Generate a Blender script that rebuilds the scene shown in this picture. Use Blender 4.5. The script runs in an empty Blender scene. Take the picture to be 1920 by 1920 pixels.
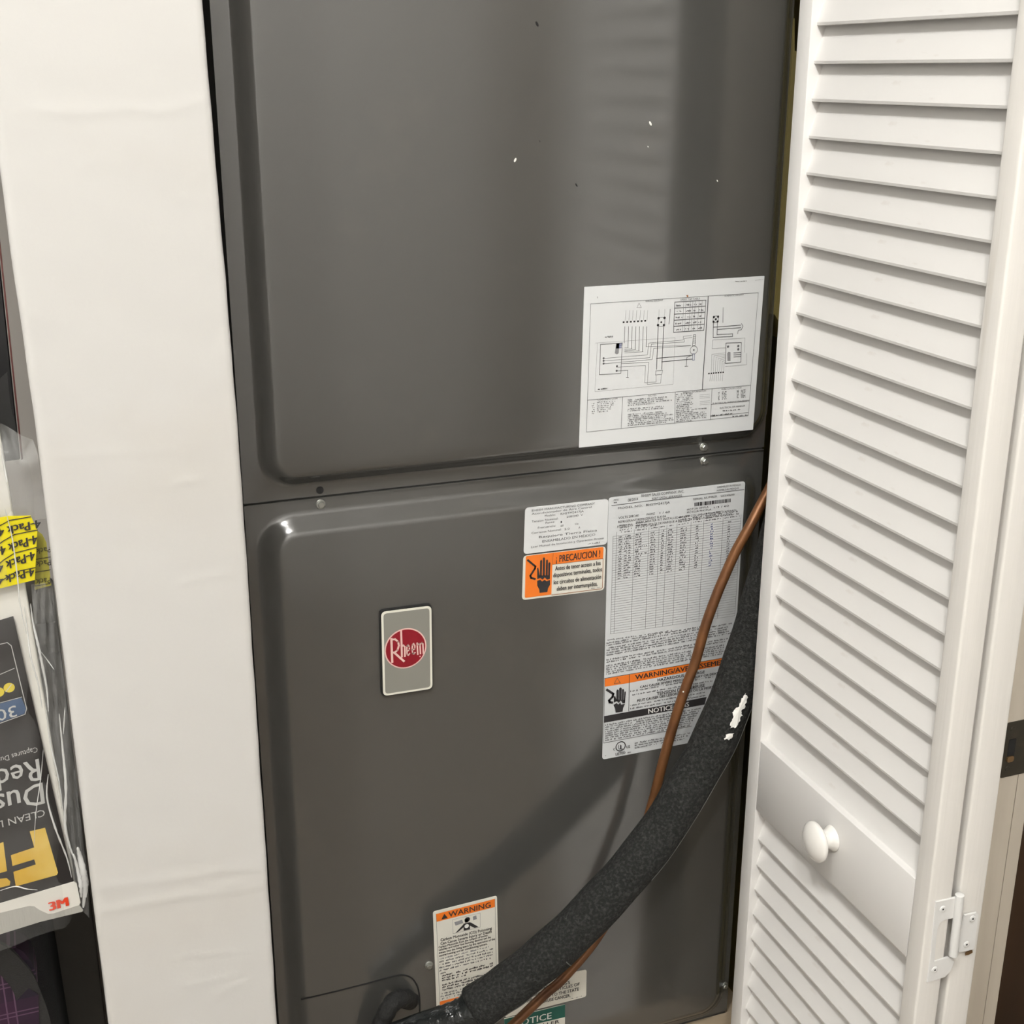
import bpy, bmesh, math, random
from mathutils import Vector, Matrix
random.seed(7)
scene = bpy.context.scene
C = scene.collection

# ------------------------------------------------------------------ camera
EYE = Vector((0.0, 0.0, 1.60))
F_PX = 2438.0
PITCH, YAW, ROLL = math.radians(18.713), math.radians(20.772), math.radians(-0.101)
fwd = Vector((math.sin(YAW)*math.cos(PITCH), math.cos(YAW)*math.cos(PITCH), -math.sin(PITCH)))
rt = Vector((math.cos(YAW), -math.sin(YAW), 0)); dn = fwd.cross(rt)
rt, dn = rt*math.cos(ROLL)+dn*math.sin(ROLL), -rt*math.sin(ROLL)+dn*math.cos(ROLL)
cd = bpy.data.cameras.new('camera'); cam = bpy.data.objects.new('camera', cd); C.objects.link(cam)
M = Matrix.Identity(4)
for i in range(3):
    M[i][0] = rt[i]; M[i][1] = -dn[i]; M[i][2] = -fwd[i]; M[i][3] = EYE[i]
cam.matrix_world = M
cd.sensor_width = 36.0; cd.lens = F_PX/1920*36.0; cd.clip_start = 0.01
scene.camera = cam

# ------------------------------------------------------------------ world, exposure
w = bpy.data.worlds.new('world'); scene.world = w; w.use_nodes = True
w.node_tree.nodes['Background'].inputs[0].default_value = (0.9, 0.88, 0.85, 1)
w.node_tree.nodes['Background'].inputs[1].default_value = 0.02
vs = scene.view_settings
vs.view_transform = 'Standard'; vs.look = 'None'; vs.gamma = 1.0; vs.use_curve_mapping = False
vs.exposure = 0.0
LAMP_MAIN = 450.0      # emission of the globe on the left
LAMP_FILL = 360.0      # emission of the added, unseen fill globe further back

# ------------------------------------------------------------------ measuring helpers
def ray(px, py):
    return fwd + rt*((px-960)/F_PX) + dn*((py-960)/F_PX)
def at(px, py, Y):                     # point of the plane y = Y seen at a photo pixel
    v = ray(px, py); return EYE + v*(Y/v.y)
def atX(px, py, X):
    v = ray(px, py); return EYE + v*(X/v.x)
def crop(ox, oy, s): return lambda x, y: (ox+x/s, oy+y/s)
def lerp(a, b, t): return tuple(a[i]+(b[i]-a[i])*t for i in range(len(a)))

# ------------------------------------------------------------------ materials
MATS = {}
def lin(c):
    return tuple(((v/255)/12.92 if v/255 <= .04045 else (((v/255)+.055)/1.055)**2.4) for v in c)
def mat(name, rgb, rough=.6, metal=0, spec=.5, ior=None, bump=None, vary=None, emit=None, alpha=None, coat=0, srgb=False, sheen=0):
    m = bpy.data.materials.new(name); m.use_nodes = True; nt = m.node_tree; b = nt.nodes['Principled BSDF']
    col = (*(lin(rgb) if srgb else rgb), 1)
    b.inputs['Base Color'].default_value = col
    b.inputs['Roughness'].default_value = rough; b.inputs['Metallic'].default_value = metal
    b.inputs['Specular IOR Level'].default_value = spec
    if ior: b.inputs['IOR'].default_value = ior
    if coat: b.inputs['Coat Weight'].default_value = coat
    if sheen: b.inputs['Sheen Weight'].default_value = sheen
    if alpha is not None: b.inputs['Alpha'].default_value = alpha
    if emit: b.inputs['Emission Color'].default_value = (*emit[0], 1); b.inputs['Emission Strength'].default_value = emit[1]
    tc = nt.nodes.new('ShaderNodeTexCoord')
    last = None
    for (sc, strength, dist, stretch) in (bump or []):
        n = nt.nodes.new('ShaderNodeTexNoise'); n.inputs['Scale'].default_value = sc; n.inputs['Detail'].default_value = 4
        mp = nt.nodes.new('ShaderNodeMapping'); mp.inputs['Scale'].default_value = stretch
        nt.links.new(tc.outputs['Object'], mp.inputs[0]); nt.links.new(mp.outputs[0], n.inputs['Vector'])
        bp = nt.nodes.new('ShaderNodeBump'); bp.inputs['Strength'].default_value = strength; bp.inputs['Distance'].default_value = dist
        nt.links.new(n.outputs['Fac'], bp.inputs['Height'])
        if last: nt.links.new(last.outputs[0], bp.inputs['Normal'])
        last = bp
    if last: nt.links.new(last.outputs[0], b.inputs['Normal'])
    if vary:                                     # (other colour, scale, low, high, stretch)
        c2, sc, lo, hi, stretch = vary
        n = nt.nodes.new('ShaderNodeTexNoise'); n.inputs['Scale'].default_value = sc; n.inputs['Detail'].default_value = 6
        mp = nt.nodes.new('ShaderNodeMapping'); mp.inputs['Scale'].default_value = stretch
        nt.links.new(tc.outputs['Object'], mp.inputs[0]); nt.links.new(mp.outputs[0], n.inputs['Vector'])
        r = nt.nodes.new('ShaderNodeMapRange'); r.inputs['From Min'].default_value = lo; r.inputs['From Max'].default_value = hi
        nt.links.new(n.outputs['Fac'], r.inputs['Value'])
        mx = nt.nodes.new('ShaderNodeMix'); mx.data_type = 'RGBA'
        mx.inputs['A'].default_value = col; mx.inputs['B'].default_value = (*(lin(c2) if srgb else c2), 1)
        nt.links.new(r.outputs[0], mx.inputs['Factor']); nt.links.new(mx.outputs['Result'], b.inputs['Base Color'])
    MATS[name] = m; return m
ONE = (1, 1, 1)
mat('wall_paint', (.615, .604, .583), .5, bump=[(55, .07, .003, (1, 1, 1)), (9, .05, .010, (1, 1, 2.0)), (260, .06, .001, ONE)], vary=((.585, .56, .52), 5, .55, .85, ONE))
mat('room_paint', (.68, .67, .65), .6)
mat('bright_paint', (.84, .83, .81), .6)
mat('ceiling_paint', (.70, .69, .67), .7)
mat('closet_paint', (.52, .49, .45), .7, bump=[(60, .1, .004, ONE)])
mat('olive_board', (.17, .135, .035), .7, vary=((.12, .10, .04), 18, .4, .7, (1, 1, .2)))
mat('door_paint', (.775, .76, .74), .38, bump=[(30, .05, .002, (1, 1, .2))], vary=((.62, .57, .52), 60, .70, .85, (1, .35, 1)))
mat('door_edge_paint', (.78, .755, .715), .45, bump=[(120, .25, .002, (1, 1, .03))], vary=((.55, .50, .43), 60, .60, .85, (1, 1, .06)))
mat('knob_paint', (.84, .82, .78), .16)
mat('jamb_paint', (.62, .56, .47), .5, vary=((.5, .44, .36), 30, .5, .8, (1, 1, .1)))
mat('cabinet_paint', (.066, .0655, .061), .16, ior=2.15, bump=[(700, .02, .0005, ONE), (5, .02, .006, ONE)], vary=((.075, .072, .065), 14, .60, .85, ONE))
mat('cabinet_inside', (.03, .03, .028), .6)
mat('gap_black', (.008, .008, .008), .8)
mat('zinc', (.50, .51, .48), .42, 1.0)
mat('paper_white', (.73, .745, .75), .33)
mat('paper_cream', (.76, .74, .66), .35)
mat('paper_gloss', (.66, .68, .69), .35)
mat('ink', (.028, .026, .028), .5)
mat('ink_grey', (.12, .12, .125), .6)
mat('ink_pale', (.28, .28, .29), .6)
mat('ink_blue', (.10, .12, .28), .6)
mat('ink_orange', (.86, .20, .02), .4)
mat('ink_green', (.005, .10, .075), .4)
mat('ink_white', (.78, .78, .75), .4)
mat('ink_rust', (.30, .12, .05), .6)
mat('badge_face', (.36, .36, .32), .35, .4, bump=[(400, .05, .001, ONE)])
mat('badge_rim', (.82, .80, .70), .35)
mat('badge_red', (.26, .008, .018), .35)
mat('badge_pink', (.82, .55, .50), .4)
mat('black_plastic', (.012, .012, .012), .35)
mat('foam', (.0125, .013, .012), .85, spec=.3, bump=[(260, .9, .004, ONE), (700, .5, .002, ONE)], vary=((.046, .047, .044), 330, .46, .74, ONE))
mat('foam_dark', (.009, .009, .0085), .8, bump=[(300, .5, .003, ONE)])
mat('tape_black', (.012, .014, .014), .16, bump=[(70, .7, .006, (1, 1, 1))])
mat('seam_grey', (.12, .12, .11), .8)
mat('copper', (.19, .080, .028), .42, .4, vary=((.10, .040, .016), 25, .45, .7, ONE), bump=[(150, .08, .002, ONE)])
mat('white_smear', (.85, .84, .80), .6)
mat('latch_bronze', (.065, .058, .045), .4, .6, vary=((.10, .085, .06), 40, .5, .7, ONE))
mat('groove', (.36, .31, .25), .7)
mat('brass', (.45, .30, .16), .35, 1.0)
mat('hinge_paint', (.74, .735, .72), .33, bump=[(120, .2, .002, ONE)])
mat('carton_white', (.74, .72, .66), .5)
mat('filter_grey', (.42, .41, .37), .7, bump=[(180, .4, .003, (1, 1, .1))])
mat('label_black', (.018, .016, .016), .30)
mat('label_gold', (.62, .38, .03), .35, vary=((.72, .52, .13), 25, .4, .7, ONE))
mat('label_text', (.50, .50, .48), .45)
mat('label_blue', (.055, .10, .19), .4)
mat('label_yellow', (.66, .52, .03), .35)
mat('tape_yellow', (.72, .62, .010), .35)
mat('tape_yellow_dim', (.36, .33, .05), .4)
mat('red_logo', (.72, .05, .012), .45)
mat('film', (.80, .80, .78), .10, alpha=.07, spec=.8, bump=[(38, .8, .012, (1, 1, .35))])
mat('film_loose', (.80, .80, .78), .10, alpha=.22, spec=.8, bump=[(38, .8, .012, (1, 1, .35))])
mat('film_fold', (.80, .80, .78), .15, alpha=.62)
mat('board_black', (.010, .010, .011), .35)
mat('board_edge', (.10, .03, .025), .4)
mat('bag_black', (.006, .006, .007), .75, bump=[(500, .3, .002, ONE)])
mat('strap_black', (.018, .017, .016), .8, bump=[(700, .4, .002, ONE)])
mat('wood_dark', (.045, .020, .006), .6, vary=((.025, .012, .004), 12, .4, .7, (1, 1, .1)))
mat('box_brown', (.17, .155, .135), .7, bump=[(90, .2, .003, ONE)])
mat('red_cloth', (.16, .006, .012), .8)
mat('floor_wood', (.21, .175, .135), .35, vary=((.17, .135, .10), 9, .4, .7, (1, .08, 1)))
mat('plywood', (.42, .34, .24), .7, vary=((.30, .23, .15), 25, .4, .7, (.2, 1, 1)))
mat('lamp_glass', (.9, .9, .88), .3, emit=((1.0, .985, .952), LAMP_MAIN))
mat('fill_lamp_glass', (.9, .9, .88), .3, emit=((1.0, .985, .952), LAMP_FILL))
mat('reflection_brown', (.36, .32, .28), .45)
# purple plaid: crossing light lines over a purple ground
def plaid():
    m = bpy.data.materials.new('plaid'); m.use_nodes = True; nt = m.node_tree; b = nt.nodes['Principled BSDF']
    b.inputs['Roughness'].default_value = .8
    tc = nt.nodes.new('ShaderNodeTexCoord'); sp = nt.nodes.new('ShaderNodeSeparateXYZ'); nt.links.new(tc.outputs['Object'], sp.inputs[0])
    def math_(op, a, bv):
        n = nt.nodes.new('ShaderNodeMath'); n.operation = op
        for i, v in enumerate((a, bv)):
            if v is None: continue
            if isinstance(v, (int, float)): n.inputs[i].default_value = v
            else: nt.links.new(v, n.inputs[i])
        return n.outputs[0]
    def lines(sock, period, width, off):
        x = math_('ADD', sock, off); x = math_('DIVIDE', x, period); x = math_('FRACT', x, None)
        return math_('LESS_THAN', x, width)
    L = None
    for sock, p, wd, o in ((sp.outputs[0], .030, .045, 5.0), (sp.outputs[0], .030, .045, 5.008), (sp.outputs[2], .034, .04, 5.0), (sp.outputs[2], .034, .04, 5.0045)):
        l = lines(sock, p, wd, o); L = l if L is None else math_('MAXIMUM', L, l)
    D1 = lines(sp.outputs[0], .060, .5, 5.0); D2 = lines(sp.outputs[2], .068, .5, 5.02)
    dk = math_('MULTIPLY', math_('ADD', D1, D2), .5)
    m1 = nt.nodes.new('ShaderNodeMix'); m1.data_type = 'RGBA'
    m1.inputs['A'].default_value = (.026, .004, .022, 1); m1.inputs['B'].default_value = (.008, .003, .011, 1); nt.links.new(dk, m1.inputs['Factor'])
    m2 = nt.nodes.new('ShaderNodeMix'); m2.data_type = 'RGBA'; m2.inputs['B'].default_value = (.085, .04, .075, 1)
    nt.links.new(m1.outputs['Result'], m2.inputs['A']); nt.links.new(L, m2.inputs['Factor']); nt.links.new(m2.outputs['Result'], b.inputs['Base Color'])
    MATS['plaid'] = m
plaid()

# ------------------------------------------------------------------ object helpers
def tag(o, label=None, cat=None, group=None, kind=None):
    if label: o['label'] = label
    if cat: o['category'] = cat
    if group: o['group'] = group
    if kind: o['kind'] = kind
    return o
def empty(name, loc=(0, 0, 0), rz=0):
    o = bpy.data.objects.new(name, None); C.objects.link(o); o.location = loc; o.rotation_euler = (0, 0, rz)
    o.empty_display_size = .05; return o
def mesh_obj(name, me, m, parent=None, world=True):
    o = bpy.data.objects.new(name, me); C.objects.link(o)
    for mm in (m if isinstance(m, (list, tuple)) else [m]): me.materials.append(MATS[mm])
    if parent:
        o.parent = parent
        if world:
            bpy.context.view_layer.update(); o.matrix_parent_inverse = parent.matrix_world.inverted()
    return o
def from_bm(name, bm, m, parent=None, smooth=False, world=True, angle=35):
    bmesh.ops.recalc_face_normals(bm, faces=bm.faces)
    me = bpy.data.meshes.new(name); bm.to_mesh(me); bm.free()
    if smooth:
        me.polygons.foreach_set('use_smooth', [True]*len(me.polygons))
        try: me.set_sharp_from_angle(angle=math.radians(angle))
        except Exception: pass
    return mesh_obj(name, me, m, parent, world)
def add_box(bm, lo, hi):
    r = bmesh.ops.create_cube(bm, size=1.0)
    for v in r['verts']:
        v.co = Vector([lo[i]+(hi[i]-lo[i])*(v.co[i]+.5) for i in range(3)])
    return r['verts']
def box(name, lo, hi, m, parent=None, bev=0, seg=2, world=True):
    bm = bmesh.new(); add_box(bm, lo, hi)
    if bev: bmesh.ops.bevel(bm, geom=bm.edges[:], offset=bev, segments=seg, affect='EDGES', profile=.5)
    return from_bm(name, bm, m, parent, smooth=bev > 0, world=world, angle=40)
def rrect(x0, z0, x1, z1, r, n=6):                       # rounded rectangle, counter-clockwise in (x, z)
    pts = []
    for cx, cz, a0 in ((x1-r, z0+r, -90), (x1-r, z1-r, 0), (x0+r, z1-r, 90), (x0+r, z0+r, 180)):
        for k in range(n+1):
            a = math.radians(a0+90*k/n); pts.append((cx+r*math.cos(a), cz+r*math.sin(a)))
    return pts
def prism_y(bm, pts, y0, y1, bev=0):                     # outline in (x, z), extruded from y0 (front) to y1 (back)
    f = [bm.verts.new((x, y0, z)) for x, z in pts]; b = [bm.verts.new((x, y1, z)) for x, z in pts]
    n = len(pts)
    bm.faces.new(f); bm.faces.new(b[::-1])
    for i in range(n): bm.faces.new((f[i], b[i], b[(i+1) % n], f[(i+1) % n]))
def catmull(pts, n=8):
    out = []
    P = [pts[0]] + list(pts) + [pts[-1]]
    for i in range(1, len(P)-2):
        p0, p1, p2, p3 = [Vector(q) for q in P[i-1:i+3]]
        for k in range(n):
            t = k/n
            out.append(.5*((2*p1)+(p2-p0)*t+(2*p0-5*p1+4*p2-p3)*t*t+(3*p1-p0-3*p2+p3)*t**3))
    out.append(Vector(P[-2])); return out
def frames(pts):
    up = Vector((0, -1, 0)); fr = []
    for i, p in enumerate(pts):
        t = (pts[min(i+1, len(pts)-1)]-pts[max(i-1, 0)]).normalized()
        a = (up - t*up.dot(t)).normalized(); b = t.cross(a); fr.append((p, t, a, b)); up = a
    return fr
def tube(bm, pts, radii, n=20, caps=True):
    fr = frames(pts); rings = []
    for i, (p, t, a, b) in enumerate(fr):
        r = radii[i] if isinstance(radii, (list, tuple)) else radii
        rings.append([bm.verts.new(p+(a*math.cos(2*math.pi*k/n)+b*math.sin(2*math.pi*k/n))*r) for k in range(n)])
    for i in range(len(rings)-1):
        for k in range(n): bm.faces.new((rings[i][k], rings[i][(k+1) % n], rings[i+1][(k+1) % n], rings[i+1][k]))
    if caps: bm.faces.new(rings[0][::-1]); bm.faces.new(rings[-1])
    return fr
def lathe(bm, prof, origin, axis, n=32):                 # prof: list of (distance along axis, radius)
    axis = Vector(axis).normalized(); u = axis.orthogonal().normalized(); v = axis.cross(u); rings = []
    for h, r in prof:
        c = Vector(origin)+axis*h
        rings.append([bm.verts.new(c+(u*math.cos(2*math.pi*k/n)+v*math.sin(2*math.pi*k/n))*max(r, 1e-5)) for k in range(n)])
    for i in range(len(rings)-1):
        for k in range(n): bm.faces.new((rings[i][k], rings[i][(k+1) % n], rings[i+1][(k+1) % n], rings[i+1][k]))
    bm.faces.new(rings[0][::-1]); bm.faces.new(rings[-1])

# text outlines as flat triangles in font space
_tc = {}
def glyphs(s, bold):
    key = (s, bold)
    if key in _tc: return _tc[key]
    cu = bpy.data.curves.new('t', 'FONT'); cu.body = s; cu.resolution_u = 2; cu.fill_mode = 'FRONT'
    cu.offset = bold
    o = bpy.data.objects.new('t', cu); C.objects.link(o)
    dg = bpy.context.evaluated_depsgraph_get(); me = bpy.data.meshes.new_from_object(o.evaluated_get(dg))
    vs_ = [(v.co.x, v.co.y) for v in me.vertices]; fs = [tuple(p.vertices) for p in me.polygons]
    bpy.data.meshes.remove(me); bpy.data.objects.remove(o); bpy.data.curves.remove(cu)
    _tc[key] = (vs_, fs); return _tc[key]
CAP = max(y for x, y in glyphs('H', 0)[0])

class Print:
    """flat ink on the plane y = Y, kept by colour; positions come from measured photo points"""
    def __init__(s, Y): s.Y = Y; s.ink = {}; s.n = 0
    def pt(s, p, lay): return at(p[0], p[1], s.Y) - Vector((0, .00045+.00018*lay, 0))
    def faces(s, m, verts, faces):
        V, Fc = s.ink.setdefault(m, ([], [])); o = len(V); V.extend(verts); Fc.extend([tuple(i+o for i in f) for f in faces])
    def poly(s, pts, m, lay=1): s.faces(m, [s.pt(p, lay) for p in pts], [tuple(range(len(pts)))])
    def line(s, pts, wd, m, lay=2):
        P = [s.pt(p, lay) for p in pts]
        for a, b in zip(P, P[1:]):
            d = b-a
            if d.length < 1e-6: continue
            d.normalize(); nn = Vector((-d.z, 0, d.x))*wd/2; e = d*wd*.4
            s.faces(m, [a-e-nn, b+e-nn, b+e+nn, a-e+nn], [(0, 1, 2, 3)])
    def disc(s, c, rpx, m, lay=2, n=28, inner=None):
        c3 = s.pt(c, lay); r = (s.pt((c[0]+rpx, c[1]), lay)-c3).length
        ring = [c3+Vector((math.cos(2*math.pi*k/n)*r, 0, math.sin(2*math.pi*k/n)*r)) for k in range(n)]
        if inner is None: s.faces(m, ring, [tuple(range(n))])
        else:
            r2 = [c3+(q-c3)*inner for q in ring]
            s.faces(m, ring+r2, [(k, (k+1) % n, n+(k+1) % n, n+k) for k in range(n)])
    def text(s, string, A, B, U, m, bold=0.0, lay=3):     # baseline A -> B, U is the cap top above A
        vs_, fs = glyphs(string, 0); x0 = min(v[0] for v in vs_); x1 = max(v[0] for v in vs_)
        a, b, u = s.pt(A, lay), s.pt(B, lay), s.pt(U, lay)
        for i_, sx in enumerate((0,) if not bold else (-bold*.6, -bold*.2, bold*.2, bold*.6)):
            lift = Vector((0, -.00006*i_, 0))
            s.faces(m, [a+lift+(b-a)*((x+sx-x0)/(x1-x0))+(u-a)*(y/CAP) for x, y in vs_], fs)
    def greek(s, A, B, hpx, m, fill=.8, lay=3, word=(3, 9)):   # print too small to read: broken marks in word groups
        a, b = s.pt(A, lay), s.pt(B, lay); u = s.pt((A[0], A[1]-hpx), lay)-a
        L = (b-a).length; d = (b-a)/L; h = u.length; x = 0
        while x < L:
            for k in range(random.randint(*word)):
                wd = h*random.uniform(.35, .6)
                if x+wd > L: break
                if random.random() < fill:
                    t0 = random.choice((0, 0, .0, .3)); t1 = random.choice((1, .8, .75, .55))
                    p = a+d*x+u*t0; q = a+d*x+u*max(t1, t0+.35)
                    s.faces(m, [p, p+d*wd, q+d*wd, q], [(0, 1, 2, 3)])
                x += wd+h*.16
            x += h*.55
    def build(s, parent, names):
        for key, (V, Fc) in s.ink.items():
            m, _, nm = key.partition('|'); nm = nm or names.get(m, 'print')
            me = bpy.data.meshes.new(nm); me.from_pydata(V, [], Fc); me.update()
            o = mesh_obj(nm, me, m, parent)
            if len(Fc) > 1 and '|' not in key: o['kind'] = 'stuff'

# ------------------------------------------------------------------ the room shell (setting)
def struct(o, label, cat): return tag(o, label, cat, kind='structure')
FZ = 0.0; CZ = 3.50
struct(box('floor', (-2.3, -2.2, -.05), (2.6, 2.4, FZ), 'floor_wood'), 'pale wooden floor of the room', 'floor')
struct(box('ceiling', (-2.3, -2.2, CZ), (2.6, 2.4, CZ+.05), 'ceiling_paint'), 'plain white ceiling of the room', 'ceiling')
struct(box('wall_back', (-2.3, 1.95, FZ), (2.6, 2.0, CZ), 'closet_paint'), 'grey painted wall at the back of the closets', 'wall')
struct(box('wall_front', (-2.3, -2.25, FZ), (2.6, -2.2, CZ), 'bright_paint'), 'white wall facing the closets', 'wall')
struct(box('wall_far_left', (-2.35, -2.2, FZ), (-2.3, 2.0, CZ), 'room_paint'), 'white side wall of the room beside the shelf closet', 'wall')
struct(box('wall_far_right', (2.6, -2.2, FZ), (2.65, 2.0, CZ), 'room_paint'), 'white side wall of the room beside the wardrobe', 'wall')
struct(box('reflection_door', (1.56, -2.2, FZ), (2.38, -2.16, 2.1), 'reflection_brown', bev=.004), 'unseen brown door added on the facing wall to mirror as a dark band', 'door')  # added out of view so the upper panel reflects a darker band

# partition between the two closets: its painted end faces the room; the right edge is a little out of plumb
WY = 0.93
CREASES = [(((72, 857), (150, 853), (240, 849), (335, 846)), .0007, .0016), (((60, 207), (150, 211), (230, 204), (310, 209), (395, 184)), .0007, .003), (((322, 910), (336, 902), (346, 899), (360, 903), (372, 901)), .0013, .0018),
    (((338, 1096), (360, 1086), (384, 1080), (425, 1079)), .0007, .002), (((180, 1713), (250, 1697), (310, 1686), (350, 1680), (420, 1675), (502, 1658)), .0011, .003), (((185, 1665), (260, 1655), (330, 1648), (400, 1634), (500, 1627)), .0010, .0035),
    (((325, 1800), (345, 1792), (390, 1789), (440, 1784)), .0009, .002), (((345, 1848), (400, 1838), (440, 1828)), .0008, .002), (((410, 1862), (432, 1850), (455, 1845)), .0011, .003), (((405, 1665), (450, 1655), (500, 1643)), .0008, .003),
    (((150, 310), (162, 306), (176, 309)), .0008, .0016), (((335, 370), (370, 376), (400, 384)), .0007, .0014), (((245, 985), (252, 994), (258, 998)), .0008, .0014), (((42, 560), (50, 575), (58, 590), (70, 600)), .0010, .0022), (((45, 585), (50, 605), (60, 620)), .0010, .002),
    (((58, 680), (62, 700), (64, 730)), .0009, .002), (((66, 760), (70, 790), (74, 830)), .0008, .002), (((205, 800), (214, 822), (222, 842)), -.0005, .0012), (((408, 660), (414, 690), (418, 720)), .0009, .0025), (((428, 760), (440, 800), (448, 850)), .0008, .003), (((440, 870), (446, 900), (452, 940)), .0009, .003)]
def wall_left():
    zs = [0.0, .4] + [.60+.0030*k for k in range(387)] + [1.80, 2.4, CZ]
    kz = [0, .823, .95, 1.10, 1.22, 1.30, 1.38, 1.46, 1.60, 1.75, 9]
    kr = [.1378, .1377, .1384, .1384, .1389, .1391, .1387, .1376, .1354, .1340, .134]; kl = [.002, .002, .0012, .0012, .0008, .0008, .0004, -.0015, -.0035, -.004, -.004]
    def ip(K, z):
        for i in range(len(kz)-1):
            if z <= kz[i+1]: return K[i]+(K[i+1]-K[i])*(z-kz[i])/(kz[i+1]-kz[i])
        return K[-1]
    segs = []
    for pts, h, wd in CREASES:
        P = [at(x, y, WY) for x, y in pts]
        for a, b in zip(P, P[1:]): segs.append((a.x, a.z, b.x, b.z, h, wd))
    def relief(x, z):
        r = .00008*math.sin(x*90+z*31)+.00005*math.sin(z*140+x*60)
        best = {}
        for ax, az, bx_, bz, h, wd in segs:
            if z < min(az, bz)-.012 or z > max(az, bz)+.012 or x < min(ax, bx_)-.012 or x > max(ax, bx_)+.012: continue
            dx, dz = bx_-ax, bz-az; t = max(0, min(1, ((x-ax)*dx+(z-az)*dz)/(dx*dx+dz*dz))); d = math.hypot(x-ax-t*dx, z-az-t*dz)
            v = .45*h*math.exp(-(d/wd)**2)
            if abs(v) > abs(best.get(h, 0)): best[h] = v
        return r+sum(best.values())
    nx = 44; V = []; Fc = []; c = .0035
    for z in zs:
        r, l = ip(kr, z)+.00025*math.sin(z*87)*math.sin(z*31), ip(kl, z)+.0002*math.sin(z*71)
        V += [(l, 1.95, z), (l, WY+c, z), (l+c*.3, WY+c*.35, z)]
        for k in range(nx+1):
            x = l+c*1.1+(r-l-c*1.8)*k/nx; V.append((x, WY-relief(x, z), z))
        V += [(r-c*.15, WY+c*.35, z), (r, WY+c, z), (r, 1.95, z)]
    n = nx+7
    for j in range(len(zs)-1):
        for k in range(n-1): Fc.append((j*n+k, j*n+k+1, (j+1)*n+k+1, (j+1)*n+k))
    me = bpy.data.meshes.new('wall_left'); me.from_pydata(V, [], Fc); me.update()
    me.polygons.foreach_set('use_smooth', [True]*len(me.polygons))
    return struct(mesh_obj('wall_left', me, 'wall_paint'), 'cream white painted end of the partition wall left of the grey cabinet', 'wall')
wall_left()
struct(box('wall_right', (.742, 1.04, FZ), (.79, 1.95, CZ), 'olive_board'), 'olive brown side board of the closet right of the cabinet', 'wall')
def shim():
    bm = bmesh.new(); Y0 = 1.1225
    pts = [at(x, y, Y0) for x, y in ((1483, 34), (1490, 95), (1520, 110), (1480, 640), (1452, 590), (1447, 500), (1459, 360), (1470, 220), (1478, 120))]
    prism_y(bm, [(max(q.x, XR0), q.z) for q in pts], Y0, Y0+.05); o = from_bm('trim_2', bm, 'olive_board')
    return struct(o, 'olive brown wooden shim between the cabinet edge and the closet side board', 'trim')
XR0 = .7078
shim()
struct(box('wall_left_closet', (-.95, .93, FZ), (-.85, 1.95, CZ), 'wall_paint'), 'white far side wall of the shelf closet', 'wall')
struct(box('trim_1', (-.95, .93, 2.15), (.80, 1.03, CZ), 'wall_paint'), 'white header wall above the closet openings', 'trim')

# ------------------------------------------------------------------ air handler
D = 1.1136            # raised face of the panels
FL = D+.012           # flanges
ah = empty('air_handler', (.4375, FL+.25, .515))
tag(ah, 'tall dark grey steel air handler cabinet covered with labels', 'air handler')
XL, XR, ZB, ZT, ZS = .1684, .7072, .515, 2.12, 1.229
box('cabinet_body', (XL+.001, FL+.0015, ZB), (XR-.001, FL+.50, ZT), 'cabinet_inside', ah)
def panel(name, x0, z0, x1, z1, fx0, fz0, fx1, fz1, r, slope):
    """flange x0..z1 with a raised, softly bent field whose flat top is fx0..fz1"""
    bm = bmesh.new(); n = 8
    def loop(ex, y, rad): return [bm.verts.new((x, y, z)) for x, z in rrect(fx0-ex, fz0-ex, fx1+ex, fz1+ex, rad, n)]
    loops = []
    s = slope; dep = FL-D
    for t, dd in [(1.35-1.6*k/12, .5-.5*math.cos(math.pi*k/12)) for k in range(13)]:
        loops.append(loop(s*t, FL-dep*dd, r+s*t*.8+.004))
    cs = [(x1, z0), (x1, z1), (x0, z1), (x0, z0)]
    ov = []
    for i, v in enumerate(loops[0]):
        q, k = divmod(i, n+1); cx, cz = cs[q]
        # walk along the flange border so that quads stay tidy
        t = k/n
        horiz = (v.co.x, cz); vert = (cx, v.co.z)
        if q in (0, 2): p = horiz if t < .5 else vert
        else: p = vert if t < .5 else horiz
        if abs(t-.5) < .01: p = (cx, cz)
        ov.append(bm.verts.new((p[0], FL, p[1])))
    back = [bm.verts.new((v.co.x, FL+.0015, v.co.z)) for v in ov]
    allL = [back, ov] + loops; N = len(ov)
    for a, b in zip(allL, allL[1:]):
        for k in range(N): bm.faces.new((a[k], a[(k+1) % N], b[(k+1) % N], b[k]))
    bm.faces.new(loops[-1])
    bmesh.ops.remove_doubles(bm, verts=bm.verts, dist=1e-6)
    return from_bm(name, bm, 'cabinet_paint', ah, smooth=True, angle=60)
up = panel('upper_panel', XL, ZS+.0014, XR, ZT, .1972, 1.6-.3630+.018, .6935, ZT-.03, .016, .011)
lo = panel('lower_panel', XL, ZB+.004, XR, ZS-.0010, .1948, 1.6-1.062, .6848, 1.6-.4005, .016, .014)
box('seam_lip', (XL+.002, FL-.0016, ZS-.0012), (XR-.001, FL+.001, ZS-.0002), 'cabinet_paint', ah)

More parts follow.
